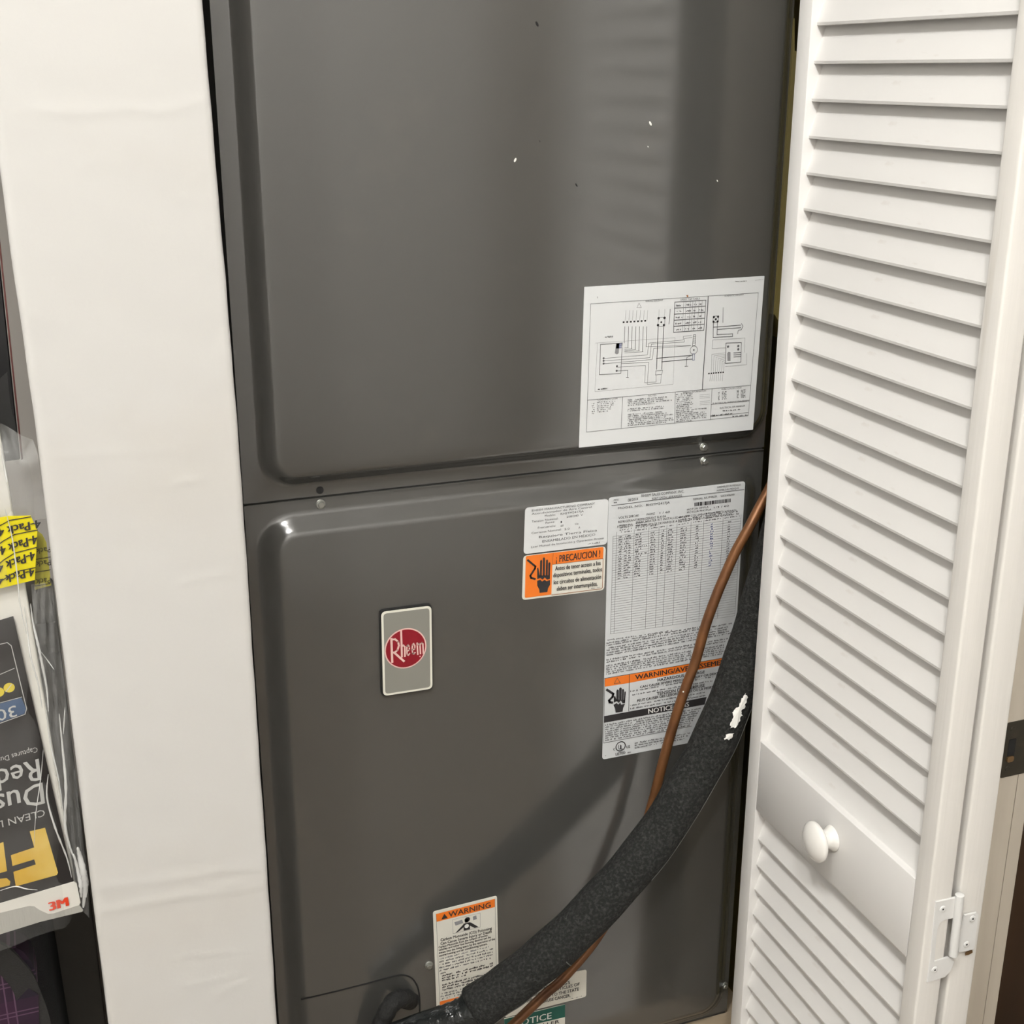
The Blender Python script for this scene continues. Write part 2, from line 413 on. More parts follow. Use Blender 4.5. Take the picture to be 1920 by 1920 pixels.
def hexscrew(px, py, Y, parent=ah):
    c = at(px, py, Y)
    bm = bmesh.new()
    lathe(bm, [(0, .0046), (.0008, .0046), (.0012, .0041)], c, (0, -1, 0), 20)
    lathe(bm, [(.0010, .0032), (.0040, .0032), (.0046, .0026)], c, (0, -1, 0), 6)
    lathe(bm, [(.0044, .0014), (.0041, .0010)], c, (0, -1, 0), 8)
    return from_bm('screw', bm, 'zinc', parent, smooth=True, angle=30)
hexscrew(601, 945, FL); hexscrew(1319, 838, FL); hexscrew(1320, 864, FL); hexscrew(804, 1809, D)
hexscrew(1358, 1847, FL)
bm = bmesh.new(); lathe(bm, [(0, .0036), (.0003, .0036)], at(600, 919, FL), (0, -1, 0), 18); from_bm('screw_hole', bm, 'gap_black', ah)
# chips and specks in the paint
for px, py, r in ((966, 300, .0011), (1219.5, 231.5, .0012), (1215, 275, .0004), (1345, 339, .0006), (1007, 45, .0013), (1081, 347, .0009), (1012, 265, .0006)):
    dark = px in (1007, 1081, 1012)
    bm = bmesh.new(); c = at(px, py, D)
    lathe(bm, [(0, r), (.0002, r*.9)], c, (0, -1, 0), 8)
    for v in bm.verts: v.co.z = c.z+(v.co.z-c.z)*1.7; v.co.x += (v.co.z-c.z)*(.35 if px < 1000 else -.45)
    from_bm('paint_chip', bm, 'gap_black' if dark else 'white_smear', ah)

# cut-out plate at the foot of the lower panel: a dark joint line around it and the torn hole
def joint(name, pts, wd, Y, m, parent):
    bm = bmesh.new(); tube(bm, catmull(pts, 6), wd, 8); return from_bm(name, bm, m, parent, smooth=True)
joint('plate_joint', [at(x, y, D) for x, y in ((564, 1874), (620, 1861), (680, 1846), (735, 1831), (756, 1828), (772, 1834), (782, 1848), (786, 1866), (787, 1895), (786, 1960))], .0009, D, 'gap_black', ah)
bm = bmesh.new(); prism_y(bm, [(p.x, p.z) for p in (at(x, y, D) for x, y in ((774, 1860), (785, 1866), (787, 1893), (781, 1872), (776, 1866)))], D-.0006, D+.001); from_bm('torn_hole', bm, 'gap_black', ah)
bm = bmesh.new(); prism_y(bm, [(p.x, p.z) for p in (at(x, y, D) for x, y in ((762, 1884), (770, 1881), (773, 1888), (766, 1890)))], D-.0006, D+.001); from_bm('torn_hole', bm, 'gap_black', ah)

def sheet(name, corners, r, m, parent=ah, label=None, Y=D, th=.00045):
    P = [at(x, y, Y) for x, y in corners]               # TL, TR, BR, BL
    pts = []
    for i in range(4):
        p, a, b = P[i], P[i-1], P[(i+1) % 4]
        pa = p+(a-p).normalized()*r; pb = p+(b-p).normalized()*r
        for k in range(5):
            t = k/4; q = pa*(1-t)**2+p*2*t*(1-t)+pb*t*t; pts.append((q.x, q.z))
    bm = bmesh.new(); prism_y(bm, pts, Y-th, Y); o = from_bm(name, bm, m, parent)
    if label: o['label'] = label
    return o

# ---- wiring diagram sheet
wl = sheet('wiring_sheet', ((1095.4, 537.9), (1433, 517.3), (1411.5, 805.4), (1085.2, 839.2)), .0006, 'paper_white', label='white sheet printed with a wiring diagram')
p = Print(D); z = crop(1080, 510, 5.189)
def L(pts, wd=.0004, m='ink_grey'): p.line([z(*q) for q in pts], wd, m)
L([(140, 308), (1770, 200), (1672, 1395), (98, 1555), (140, 308)], .00035)
L([(1283, 235), (1225, 1142)], .0009)
L([(108, 1245), (1225, 1142), (1695, 1100)], .0004)
L([(450, 1213), (437, 1520)]); L([(962, 1170), (955, 1470)]); L([(1320, 1135), (1303, 1435)]); L([(1310, 1287), (1680, 1247)]); L([(1303, 1405), (1672, 1365)])
for i, x in enumerate((482, 518, 552, 588, 624, 660, 694)):
    L([(x, 372), (x-8, 470)], .00025, 'ink_pale')
    dx = 461+i*35; p.poly([z(dx-9, 480-i*2.3), z(dx+9, 479-i*2.3), z(dx+8, 495-i*2.3), z(dx-10, 496-i*2.3)], 'ink')
    yb = (690, 735, 745, 752, 765, 775, 725)[i]
    L([(x-10, 530), (x-16, yb)], .00045, 'ink_grey')
for i in range(1, 6): L([(506+i*36-36, (735, 745, 752, 765, 775)[i-1]), (468, (735, 752, 765, 772, 785)[i-1])], .0003)
L([(610, 300), (588, 345), (632, 345), (610, 300)], .0003, 'ink_pale')
L([(678, 725), (1110, 712)], .0003, 'ink_pale')
L([(800, 440), (862, 440), (858, 525), (790, 525), (800, 440)], .0004)
for q in ((800, 448), (858, 445), (794, 515), (852, 515)): p.disc(z(*q), 2.2, 'ink')
p.disc(z(826, 487), 1.6, 'ink')
L([(796, 525), (780, 945)], .0007); L([(850, 525), (830, 945)], .0007)
L([(805, 365), (802, 435)], .00025, 'ink_pale'); L([(860, 360), (856, 435)], .00025, 'ink_pale')
L([(912, 360), (908, 430), (900, 505)], .0005, 'ink_grey')
L([(773, 960), (838, 955), (830, 995), (770, 1000), (773, 960)], .0004); L([(775, 1000), (775, 1068), (665, 1075), (672, 908), (388, 925)], .0003); L([(825, 998), (820, 1080), (690, 1092), (705, 878), (440, 890)], .0003)
L([(235, 703), (448, 688), (432, 985), (225, 998), (235, 703)], .0005)
p.poly([z(388, 690), z(420, 688), z(412, 790), z(395, 800), z(375, 790)], 'ink_pale'); p.poly([z(392, 690), z(445, 688), z(440, 740), z(385, 745)], 'ink_blue', 1)
for y in (700, 712, 724, 736): p.line([z(420, y), z(470, y-3)], .0003, 'ink_white', 3)
for q in ((265, 838), (265, 862), (265, 890), (395, 915), (392, 960)): p.disc(z(*q), 1.8, 'ink_grey')
L([(275, 838), (690, 805), (705, 690), (1040, 660), (1040, 625), (1120, 615)], .0003); L([(275, 862), (715, 832), (730, 700), (1050, 680), (1050, 645), (1125, 635)], .0003); L([(275, 890), (738, 850), (752, 742), (1115, 715)], .0003)
L([(400, 960), (500, 955), (497, 1025)], .0004); L([(485, 1025), (508, 1024)], .0005)
L([(185, 690), (960, 637), (940, 1090), (180, 1162), (205, 690)], .0002, 'ink_pale')
L([(780, 838), (1130, 808)], .0007); L([(830, 872), (1130, 845)], .0007); L([(1130, 805), (1075, 830), (1068, 915)], .0005); L([(1055, 917), (1085, 915)], .0006)
p.disc(z(1142, 758), 7.2, 'ink_grey', inner=.90); p.disc(z(1142, 757), 1.5, 'ink_grey')
L([(1138, 610), (1160, 608), (1155, 715), (1130, 715), (1138, 610)], .0004)
for y in (630, 650, 670, 690): L([(1135, y), (1160, y-2)], .00035)
L([(1130, 795), (1150, 795), (1148, 855), (1128, 857), (1130, 795)], .0004, 'ink_blue')
q4 = [(958, 292), (1260, 272), (1240, 565), (945, 585)]
def bil(Q, u, v): return lerp(lerp(Q[0], Q[1], u), lerp(Q[3], Q[2], u), v)
for k in range(6): L([bil(q4, 0, k/5), bil(q4, 1, k/5)], .0007)
for u in (0, 1): L([bil(q4, u, 0), bil(q4, u, 1)], .0006)
for u in (.29, .36, .50, .58, .66, .78, .88): L([bil(q4, u, 0), bil(q4, u, 1)], .00035, 'ink_pale')
for r_ in range(5):
    for u0, u1 in ((.05, .26), (.38, .55), (.62, .75), (.80, .95)):
        p.greek(z(*bil(q4, u0, (r_+.72)/5)), z(*bil(q4, u1, (r_+.72)/5)), 3.2, 'ink_grey', .7)
L([(1330, 430), (1385, 425), (1380, 485), (1328, 490), (1330, 430)], .0004)
for q in ((1338, 437), (1378, 434), (1334, 482), (1374, 480), (1356, 458)): p.disc(z(*q), 1.9, 'ink')
L([(1332, 490), (1330, 635), (1520, 625), (1520, 600), (1368, 607), (1372, 490)], .0006); L([(1332, 535), (1598, 515)], .0006); L([(1370, 557), (1600, 540)], .0006); L([(1428, 345), (1425, 490)], .0005)
L([(1605, 500), (1620, 525), (1605, 560), (1575, 565), (1568, 600)], .0005)
L([(1455, 690), (1605, 685), (1600, 875), (1450, 888), (1455, 690)], .0006); p.poly([z(1480, 775), z(1500, 780), z(1500, 865), z(1470, 865), z(1468, 790)], 'ink_pale')
for y in (785, 805, 825): L([(1530, y), (1600, y-5)], .0006)
for q in ((1575, 718), (1575, 750), (1475, 725)): p.disc(z(*q), 2.0, 'ink_grey')
L([(1325, 660), (1640, 640), (1635, 780)], .0003, 'ink_pale'); L([(1325, 660), (1320, 745), (1450, 735)], .0003, 'ink_pale')
for i in range(7):
    x = 1312+i*20; L([(x, 970), (x+6, 800+i*14), (1450, 785+i*14)], .00028, 'ink_pale'); L([(x-14, 1060), (x-8, 995)], .00028, 'ink_pale')
    p.poly([z(1284+i*23, 980-i*2), z(1298+i*23, 979-i*2), z(1297+i*23, 993-i*2), z(1283+i*23, 994-i*2)], 'ink')
L([(1450, 918), (1655, 900), (1655, 790)], .0003, 'ink_pale')
for s_, a, b in (('WIRING DIAGRAM', (670, 292), (840, 280)), ('SPEED TAP TABLE', (1010, 278), (1200, 264)), ('SCHEMATIC DIAGRAM', (1440, 240), (1625, 226)), ('COMPONENT CODE', (205, 1250), (400, 1233)), ('NOTES', (700, 1210), (775, 1204)), ('WIRING INFORMATION', (1035, 1180), (1260, 1160)), ('WIRE COLOR CODE', (1408, 1148), (1605, 1130)), ('ELECTRICAL WIRING DIAGRAM', (1325, 1287), (1672, 1258)), ('ELECTRICAL AIR HANDLER', (1395, 1330), (1640, 1306))):
    A_, B_ = z(*a), z(*b); p.text(s_, A_, B_, (A_[0]+.2, A_[1]-3.2), 'ink_grey')
p.greek(z(1420, 1355), z(1595, 1340), 2.6, 'ink_grey'); p.greek(z(208, 1145), z(300, 1137), 2.6, 'ink', 1); p.greek(z(1305, 1402), z(1520, 1382), 2.6, 'ink', .9); p.greek(z(1510, 1410), z(1670, 1395), 2.6, 'ink_grey'); p.greek(z(268, 640), z(368, 632), 3, 'ink_grey')
for i in range(6): p.greek(z(200, 1270+i*19), z(385-i*12, 1258+i*19), 2.2, 'ink_grey', .7); p.greek(z(150, 1285+i*19), z(178, 1283+i*19), 2.2, 'ink_grey', .7)
for i in range(15):
    if i in (4, 7): continue
    x1 = random.choice((850, 880, 945, 930, 760)); p.greek(z(500, 1250+i*17.5), z(x1, 1250+i*17.5-(x1-500)*.085), 2.3, 'ink_grey', .8)
for i in range(16):
    x1 = random.choice((1130, 1140, 1120, 1265 if i > 8 else 1110)); p.greek(z(968, 1195+i*17.5), z(x1, 1195+i*17.5-(x1-968)*.085), 2.2, 'ink_grey', .8)
for i in range(7):
    if i != 3: p.line([z(1200, 1195+i*16), z(1298, 1187+i*16)], .00022, 'ink_pale')
for i in range(6): p.greek(z(1378, 1175+i*14), z(1395, 1174+i*14), 2, 'ink_grey'); p.greek(z(1415, 1170+i*14), z(1465, 1166+i*14), 2, 'ink_grey'); p.greek(z(1560, 1155+i*14), z(1578, 1154+i*14), 2, 'ink_grey'); p.greek(z(1600, 1152+i*14), z(1645, 1148+i*14), 2, 'ink_grey')
p.greek(z(1545, 95), z(1660, 90), 1.8, 'ink', .9); p.greek(z(1740, 82), z(1820, 72), 1.2, 'ink_pale', .9)
p.poly([z(1070, 225), z(1088, 222), z(1090, 240), z(1078, 246)], 'ink_rust'); p.line([z(205, 240), z(207, 252)], .0006, 'ink_pale')
p.build(wl, {'ink': 'black_print', 'ink_grey': 'diagram_print', 'ink_pale': 'fine_lines', 'ink_blue': 'blue_print', 'ink_white': 'white_print', 'ink_rust': 'rust_spot'})

# ---- specification sticker (white) and caution sticker (orange)
sp = sheet('specification_sticker', ((984.5, 952), (1140.5, 935), (1138, 1020), (981.5, 1039)), .004, 'paper_white', label='small white sticker with typed Spanish text')
p = Print(D); z = crop(975, 930, 9.6)
for s_, a, b, h in (('RHEEM MANUFACTURING COMPANY', (205, 278), (1340, 148), 38), ('Acondicionador de Aire Central', (205, 335), (1280, 208), 36), ('Modelo:', (440, 368), (630, 346), 36), ('RHSTM2417JA', (725, 335), (1140, 285), 36), ('Tensión Nominal:', (205, 472), (680, 415), 36), ('208/240  V', (830, 390), (1125, 350), 36), ('Fases:', (455, 495), (620, 472), 36), ('1', (725, 483), (748, 480), 36), ('Frecuencia:', (315, 585), (635, 545), 36), ('60', (725, 550), (775, 543), 36), ('Hz', (985, 518), (1045, 510), 36), ('Corriente Nominal:', (200, 682), (735, 612), 36), ('5.0', (795, 612), (885, 600), 36), ('A', (1045, 582), (1078, 578), 36), ('Requiere Tierra Física', (335, 755), (1380, 628), 40), ('ENSAMBLADO EN MÉXICO', (395, 835), (1345, 708), 42), ('Leer Manual de Instalación y Operación Anexo', (195, 930), (1500, 765), 34)):
    A_, B_ = z(*a), z(*b); p.text(s_, A_, B_, (A_[0], A_[1]-h/9.6), 'ink_grey')
p.greek(z(1215, 868), z(1455, 838), 2.6, 'ink_grey')
p.build(sp, {'ink_grey': 'typed_print'})

cs_ = sheet('caution_sticker', ((981, 1042), (1135.5, 1024), (1132.5, 1106), (978.5, 1125)), .004, 'paper_cream', label='orange and white caution sticker with a hand symbol')
p = Print(D)
p.poly([z(*q) for q in ((100, 1095), (120, 1075), (560, 1022), (1480, 915), (1500, 930), (1490, 1120), (1488, 1130), (580, 1230), (560, 1770), (100, 1830), (82, 1815))], 'ink_orange')
p.line([z(*q) for q in ((1490, 1125), (1478, 1640), (1455, 1665), (565, 1778))], .0006, 'ink_rust'); p.line([z(592, 1030), z(580, 1230), z(1488, 1120)], .0004, 'ink_rust')
A_ = z(640, 1190); p.text('¡ PRECAUCION !', A_, z(1430, 1085), (A_[0]+.5, A_[1]-12.6), 'ink', .025)
for s_, a, b in (('Antes de tener acceso a los', (625, 1335), (1440, 1235)), ('dispositivos terminales, todos', (590, 1460), (1465, 1345)), ('los circuitos de alimentación', (600, 1585), (1450, 1480)), ('deben ser interrumpidos.', (655, 1700), (1385, 1605))):
    A_, B_ = z(*a), z(*b); p.text(s_, A_, B_, (A_[0]+.3, A_[1]-8.0), 'ink', .03)
p.greek(z(1275, 1665), z(1440, 1645), 1.6, 'ink_grey')
def hand(z, shapes, wire, wd, m='ink'):
    for sh in shapes: p.poly([z(*q) for q in sh], m, 3)
    p.line([z(*q) for q in wire], wd, m, 3)
hand(z, ([(303, 1295), (322, 1280), (350, 1430), (303, 1450)], [(355, 1165), (375, 1138), (392, 1160), (386, 1440), (350, 1440)], [(405, 1115), (425, 1095), (443, 1112), (441, 1430), (402, 1430)], [(462, 1155), (480, 1135), (497, 1150), (491, 1430), (455, 1430)], [(504, 1205), (522, 1185), (540, 1197), (532, 1430), (500, 1430)],
         [(303, 1440), (350, 1428), (532, 1420), (533, 1485), (480, 1500), (440, 1460), (400, 1500), (360, 1470), (305, 1490)], [(303, 1520), (360, 1500), (390, 1535), (440, 1500), (470, 1530), (533, 1505), (535, 1590), (497, 1655), (486, 1722), (345, 1737), (342, 1680), (303, 1605)]),
     ((135, 1150), (270, 1262), (262, 1300), (180, 1430), (195, 1470), (262, 1488)), .0020)
p.build(cs_, {'ink': 'black_print', 'ink_orange': 'orange_ground', 'ink_rust': 'border_line', 'ink_grey': 'fine_print'})

# ---- rating plate label
PX1 = at(1397, 902, D).x; bl = at(1129, 1424, D)
rb = Vector((PX1, D, bl.z))-EYE; rbp = (960+F_PX*rb.dot(rt)/rb.dot(fwd), 960+F_PX*rb.dot(dn)/rb.dot(fwd))
rl = sheet('rating_label', ((1141, 933), (1397, 902), rbp, (1129, 1424)), .0035, 'paper_gloss', label='tall white rating label with a ruled table and orange warning band')
p = Print(D); z = crop(1130, 895, 7.111)
for s_, a, b, h in (('MFG.', (143, 312), (215, 303), 22), ('08/2014', (330, 318), (465, 300), 34), ('RHEEM SALES COMPANY, INC.', (510, 262), (1080, 198), 36), ('FORT SMITH, ARKANSAS', (650, 302), (1050, 255), 34), ('MODEL NO.', (200, 422), (525, 385), 26), ('RHSTM2417JA', (575, 382), (890, 345), 30), ('SERIAL NUMBER', (1200, 302), (1520, 262), 26), ('W331406599', (1565, 262), (1750, 238), 26), ('VOLTS 208/240', (205, 552), (475, 518), 30), ('PH/HZ', (580, 505), (690, 490), 26), ('1 / 60', (755, 485), (890, 468), 26), ('MOTOR HP/FLA', (1118, 440), (1405, 402), 24), ('MOTEUR PHC/FLA', (1118, 478), (1440, 435), 24), ('1/3 / 60', (1478, 410), (1675, 385), 22), ('REFRIGERANT/REFRIGERANT R-410A', (203, 608), (840, 528), 30), ('ATTENTION:', (185, 670), (400, 645), 32), ('MARK HEATER KIT INSTALLED IN LEFT COLUMN/LE TROUSSE D\'APPAREIL', (440, 612), (1785, 448), 28), ('DE CHAUFFAGE DE MARQUE A INSTALLER DANS LA COLONNE GAUCHE', (440, 662), (1715, 500), 28), ('ASSEMBLED IN MEXICO', (1520, 140), (1835, 105), 24), ('ASSEMBLE AU MEXIQUE', (1512, 185), (1808, 150), 24)):
    A_, B_ = z(*a), z(*b); p.text(s_, A_, B_, (A_[0], A_[1]-h/7.111), 'ink')
p.greek(z(145, 342), z(205, 335), 2.6, 'ink')
p.line([z(115, 375), z(650, 305), z(1880, 160)], .0005, 'ink')
for k in range(46):
    u = k/46; wd = random.choice((.35, .5, .8))/46
    a0 = lerp((1218, 335), (1705, 278), u); a1 = lerp((1218, 335), (1705, 278), min(1, u+wd*1.2)); p.poly([z(*a0), z(*a1), z(a1[0], a1[1]+48), z(a0[0], a0[1]+50)], 'ink', 3)
z = crop(960, 900, 4.174)
TQ = [(788, 440), (1788, 300), (1741, 1060), (768, 1203)]
cols = (0, .028, .165, .28, .36, .42, .50, .61, .71, .86, 1.0)
for r_ in range(41):
    p.line([z(*bil(TQ, 0, r_/40)), z(*bil(TQ, 1, r_/40))], .00022, 'ink_grey')
for c_ in cols: p.line([z(*bil(TQ, c_, -.04 if c_ not in (0,) else 0)), z(*bil(TQ, c_, 1))], .0003, 'ink_grey')
for r_ in range(18):
    v = (r_+.85)/40
    for (u0, u1, m_) in ((.045, .075, 'ink'), (.09, .145, 'ink'), (.175, .225 if r_ not in (5, 8) else .27, 'ink'), (.295, .335, 'ink'), (.38, .40, 'ink'), (.43, .475, 'ink_grey'), (.53, .58, 'ink'), (.65, .675, 'ink_grey'), (.765, .79, 'ink_blue'), (.90, .925, 'ink')):
        p.greek(z(*bil(TQ, u0, v)), z(*bil(TQ, u1, v)), 2.7, 'ink_blue' if m_ == 'ink_blue' else 'ink_grey', .85)
for c0, c1, n_ in ((.05, .15, 4), (.175, .265, 4), (.29, .35, 2), (.37, .41, 1), (.44, .47, 1), (.51, .60, 4), (.62, .70, 3), (.72, .85, 4), (.87, .99, 3)):
    for k in range(n_): p.greek(z(*bil(TQ, c0, -.025-.024*k)), z(*bil(TQ, c1, -.025-.024*k)), 2.6, 'ink_grey', .75)
z = crop(1110, 1150, 5.647)
def fine(y0, n, x0, x1, step, h=3.0, m='ink_grey', f=.88, slope=-.178):
    for k in range(n):
        e = x1-random.choice((0, 0, 0, 40, 260))
        p.greek(z(x0, y0+k*step), z(e, y0+k*step+(e-x0)*slope), h, m, f)
p.greek(z(150, 290), z(465, 242), 2.8, 'ink_grey'); p.greek(z(495, 240), z(855, 185), 2.8, 'ink_grey')
fine(322, 2, 150, 1480, 22); fine(375, 4, 150, 1470, 24); fine(498, 2, 148, 1450, 24); fine(560, 5, 146, 1440, 22)
def band(zf, q, m, lay=1): p.poly([zf(*a) for a in q], m, lay)
band(z, ((130, 690), (385, 647), (1000, 538), (1420, 460), (1412, 540), (385, 735), (130, 775)), 'ink_orange')
z = crop(1120, 1230, 7.385)
p.line([z(95, 305), z(440, 248), z(1750, 20)], .0005, 'ink'); p.line([z(440, 250), z(430, 760)], .0006, 'ink')
p.line([z(270, 300), z(230, 380), z(312, 366), z(270, 300)], .0007, 'ink_rust')
A_ = z(520, 322); p.text('WARNING/AVERTISSEMENT', A_, z(1835, 92), (A_[0]-.2, A_[1]-8.6), 'ink', .03)
for s_, a, b, h in (('HAZARDOUS VOLTAGE', (828, 348), (1480, 232), 40), ('CAN CAUSE SEVERE PERSONAL INJURY OR DEATH', (585, 440), (1700, 240), 30), ('TENSION DANGEREUSE', (818, 540), (1480, 420), 44), ('PEUT CAUSER DES LÉSIONS GRAVES OU LA MORT', (545, 632), (1600, 440), 34)):
    A_ = z(*a); p.text(s_, A_, z(*b), (A_[0], A_[1]-h/7.385), 'ink', .02)
for y0 in (495, 548): p.greek(z(450, y0), z(1600, y0-205), 2.8, 'ink_grey', .8)
for y0 in (690, 735): p.greek(z(450, y0), z(1500, y0-188), 2.8, 'ink_grey', .85)
hand(z, ([(222, 560), (240, 545), (265, 610), (222, 630)], [(258, 480), (272, 455), (292, 470), (292, 610), (258, 612)], [(297, 445), (315, 428), (333, 442), (330, 605), (297, 608)], [(338, 460), (350, 448), (364, 462), (357, 605), (335, 605)], [(370, 492), (382, 482), (388, 500), (378, 640), (362, 640), (362, 600)],
         [(222, 622), (262, 605), (378, 600), (376, 645), (345, 650), (320, 610), (290, 645), (265, 620), (222, 640)], [(218, 672), (262, 645), (285, 668), (312, 635), (325, 668), (378, 655), (352, 715), (345, 765), (248, 778), (240, 720)]),
     ((128, 462), (215, 520), (205, 560), (158, 610), (165, 635), (200, 640)), .0026)
band(z, ((92, 828), (1035, 655), (1510, 562), (1480, 668), (90, 920)), 'ink', 2)
A_ = z(700, 792); p.text('NOTICE/AVIS', A_, z(1262, 690), (A_[0]-.2, A_[1]-8.6), 'ink_white', .03, 4)
for k in range(8): p.greek(z(105, 962+k*30), z(1430-k*22, 962+k*30-(1325-k*22)*.178), 3.0, 'ink_grey', .9)
p.line([z(85, 1200), z(1300, 968)], .0005, 'ink'); p.line([z(100, 300), z(82, 1200)], .0004, 'ink')
p.disc(z(318, 1246), 9.3, 'ink', inner=.82); A_ = z(285, 1288); p.text('U', A_, z(318, 1282), (A_[0]-.1, A_[1]-8), 'ink', .03); A_ = z(318, 1290); p.text('L', A_, z(350, 1284), (A_[0]-.1, A_[1]-8), 'ink', .03)
for s_, a, b, h in (('C', (215, 1302), (240, 1298), 30), ('US', (395, 1272), (445, 1262), 34), ('LISTED', (248, 1372), (382, 1345), 34)): A_ = z(*a); p.text(s_, A_, z(*b), (A_[0], A_[1]-h/7.385), 'ink', .02)
p.greek(z(100, 1388), z(152, 1378), 2.2, 'ink_grey'); p.greek(z(412, 1342), z(472, 1330), 2.4, 'ink_grey')
for k in range(3): p.greek(z(512, 1212+k*32), z(1290-k*30, 1212+k*32-(778-k*30)*.185), 3.0, 'ink_grey', .9)
p.build(rl, {'ink': 'black_print', 'ink_grey': 'fine_print', 'ink_blue': 'blue_print', 'ink_orange': 'orange_band', 'ink_white': 'white_print', 'ink_rust': 'warning_triangle'})

# ---- carbon monoxide warning sticker
co = sheet('monoxide_sticker', ((811.5, 1709), (931.5, 1679), (936, 1886), (819.5, 1918)), .0025, 'paper_cream', label='white and orange warning sticker with a fallen figure symbol')
p = Print(D); z = crop(800, 1670, 8)
band(z, ((140, 345), (1018, 118), (1020, 240), (148, 462)), 'ink_orange'); band(z, ((192, 1660), (1090, 1430), (1095, 1560), (198, 1785)), 'ink_orange|lower_band')
p.line([z(138, 345), z(198, 1785)], .0003, 'ink_grey'); p.line([z(1020, 118), z(1040, 1060), z(1050, 1500)], .0003, 'ink_grey')
p.poly([z(215, 425), z(262, 340), z(312, 400)], 'ink', 3); p.poly([z(222, 1755), z(262, 1680), z(302, 1735)], 'ink', 3)
A_ = z(325, 390); p.text('WARNING', A_, z(955, 238), (A_[0]-.2, A_[1]-9.4), 'ink', .02)
A_ = z(340, 1712); p.text('AVERTISSEMENT', A_, z(1080, 1520), (A_[0]-.2, A_[1]-6.2), 'ink', .02)
p.line([z(385, 430), z(798, 328), z(798, 540), z(392, 640), z(385, 430)], .0003, 'ink_pale')
p.poly([z(412, 470), z(530, 430), z(545, 480), z(430, 520)], 'ink_pale', 1); p.poly([z(690, 385), z(740, 365), z(750, 420), z(695, 440)], 'ink_pale', 1)
p.disc(z(606, 425), 4.8, 'ink', 3); p.poly([z(562, 425), z(620, 410), z(612, 468), z(570, 470)], 'ink', 3)
p.poly([z(*q) for q in ((424, 630), (540, 505), (575, 478), (598, 500), (470, 608))], 'ink', 3); p.poly([z(*q) for q in ((545, 490), (640, 465), (646, 570), (552, 592))], 'ink', 3); p.poly([z(*q) for q in ((630, 468), (660, 470), (772, 535), (715, 552), (640, 515))], 'ink', 3)
p.disc(z(595, 522), 4.0, 'ink_white', 4)
for s_, a, b, h in (('Carbon Monoxide (CO) Poisoning', (205, 752), (970, 572), 40), ('Can Cause Severe Injury or Death', (203, 808), (970, 622), 40), ('Carbon Monoxide from the exhaust of motor', (175, 858), (912, 672), 30), ('vehicles and other fuel burning devices can be', (175, 898), (955, 700), 30), ('drawn into the living space by the operation of the', (178, 942), (1020, 728), 30), ('central heating and air conditioning system.', (180, 985), (908, 800), 30)):
    A_ = z(*a); p.text(s_, A_, z(*b), (A_[0]-.1, A_[1]-h/8), 'ink', .02)
for k, e in enumerate((945, 1000, 990, 985, 970, 290)): p.greek(z(185, 1030+k*44), z(e, 1030+k*44-(e-185)*.25), 3.0, 'ink_pale' if k < 1 else 'ink_grey', .8)
for k, e in enumerate((1020, 1000, 600)): p.greek(z(225, 1282+k*38), z(e, 1282+k*38-(e-225)*.25), 3.4, 'ink', .9)
for k, e in enumerate((1000, 980, 950)): p.greek(z(230, 1420+k*38), z(e, 1420+k*38-(e-230)*.25), 3.4, 'ink', .9)
for k in range(3): p.greek(z(205, 1555+k*38), z(980, 1555+k*38-194), 3.0, 'ink_grey', .75)
p.build(co, {'ink': 'black_print', 'ink_grey': 'fine_print', 'ink_pale': 'picture_frame', 'ink_orange': 'orange_band', 'ink_white': 'white_print'})

# ---- cancer warning sticker and green notice sticker
z = crop(950, 1800, 12)
cw = sheet('cancer_sticker', (z(-60, 640), z(1795, 205), z(1785, 820), z(-40, 1290)), .003, 'paper_cream', label='cream sticker with a black printed cancer warning')
p = Print(D)
for s_, a, b in (('FIBERGLASS', (700, 680), (1420, 520)), ('AIRBORNE PARTICLES OF', (480, 830), (1630, 560)), ('ARE KNOWN TO THE STATE', (400, 950), (1615, 670)), ('TO CAUSE CANCER.', (640, 990), (1425, 815))):
    A_ = z(*a); p.text(s_, A_, z(*b), (A_[0], A_[1]-5.6), 'ink', .015)
p.greek(z(1365, 890), z(1720, 800), 1.8, 'ink_grey', .7)
p.build(cw, {'ink': 'black_print', 'ink_grey': 'fine_print'})
ns = sheet('notice_sticker', (z(-60, 1310), z(1310, 990), z(1305, 2000), z(-40, 2300)), .0006, 'paper_cream', label='green and white notice sticker at the foot of the panel')
p = Print(D); band(z, ((-60, 1325), (1310, 995), (1308, 1275), (-50, 1600)), 'ink_green')
A_ = z(130, 1510); p.text('NOTICE', A_, z(1000, 1300), (A_[0], A_[1]-11.5), 'ink_white', .02)
p.text('INSTALLER', z(300, 1610), z(1180, 1400), (z(300, 1610)[0], z(300, 1610)[1]-6), 'ink', .01)
p.build(ns, {'ink_green': 'green_band', 'ink_white': 'white_print', 'ink': 'black_print'})

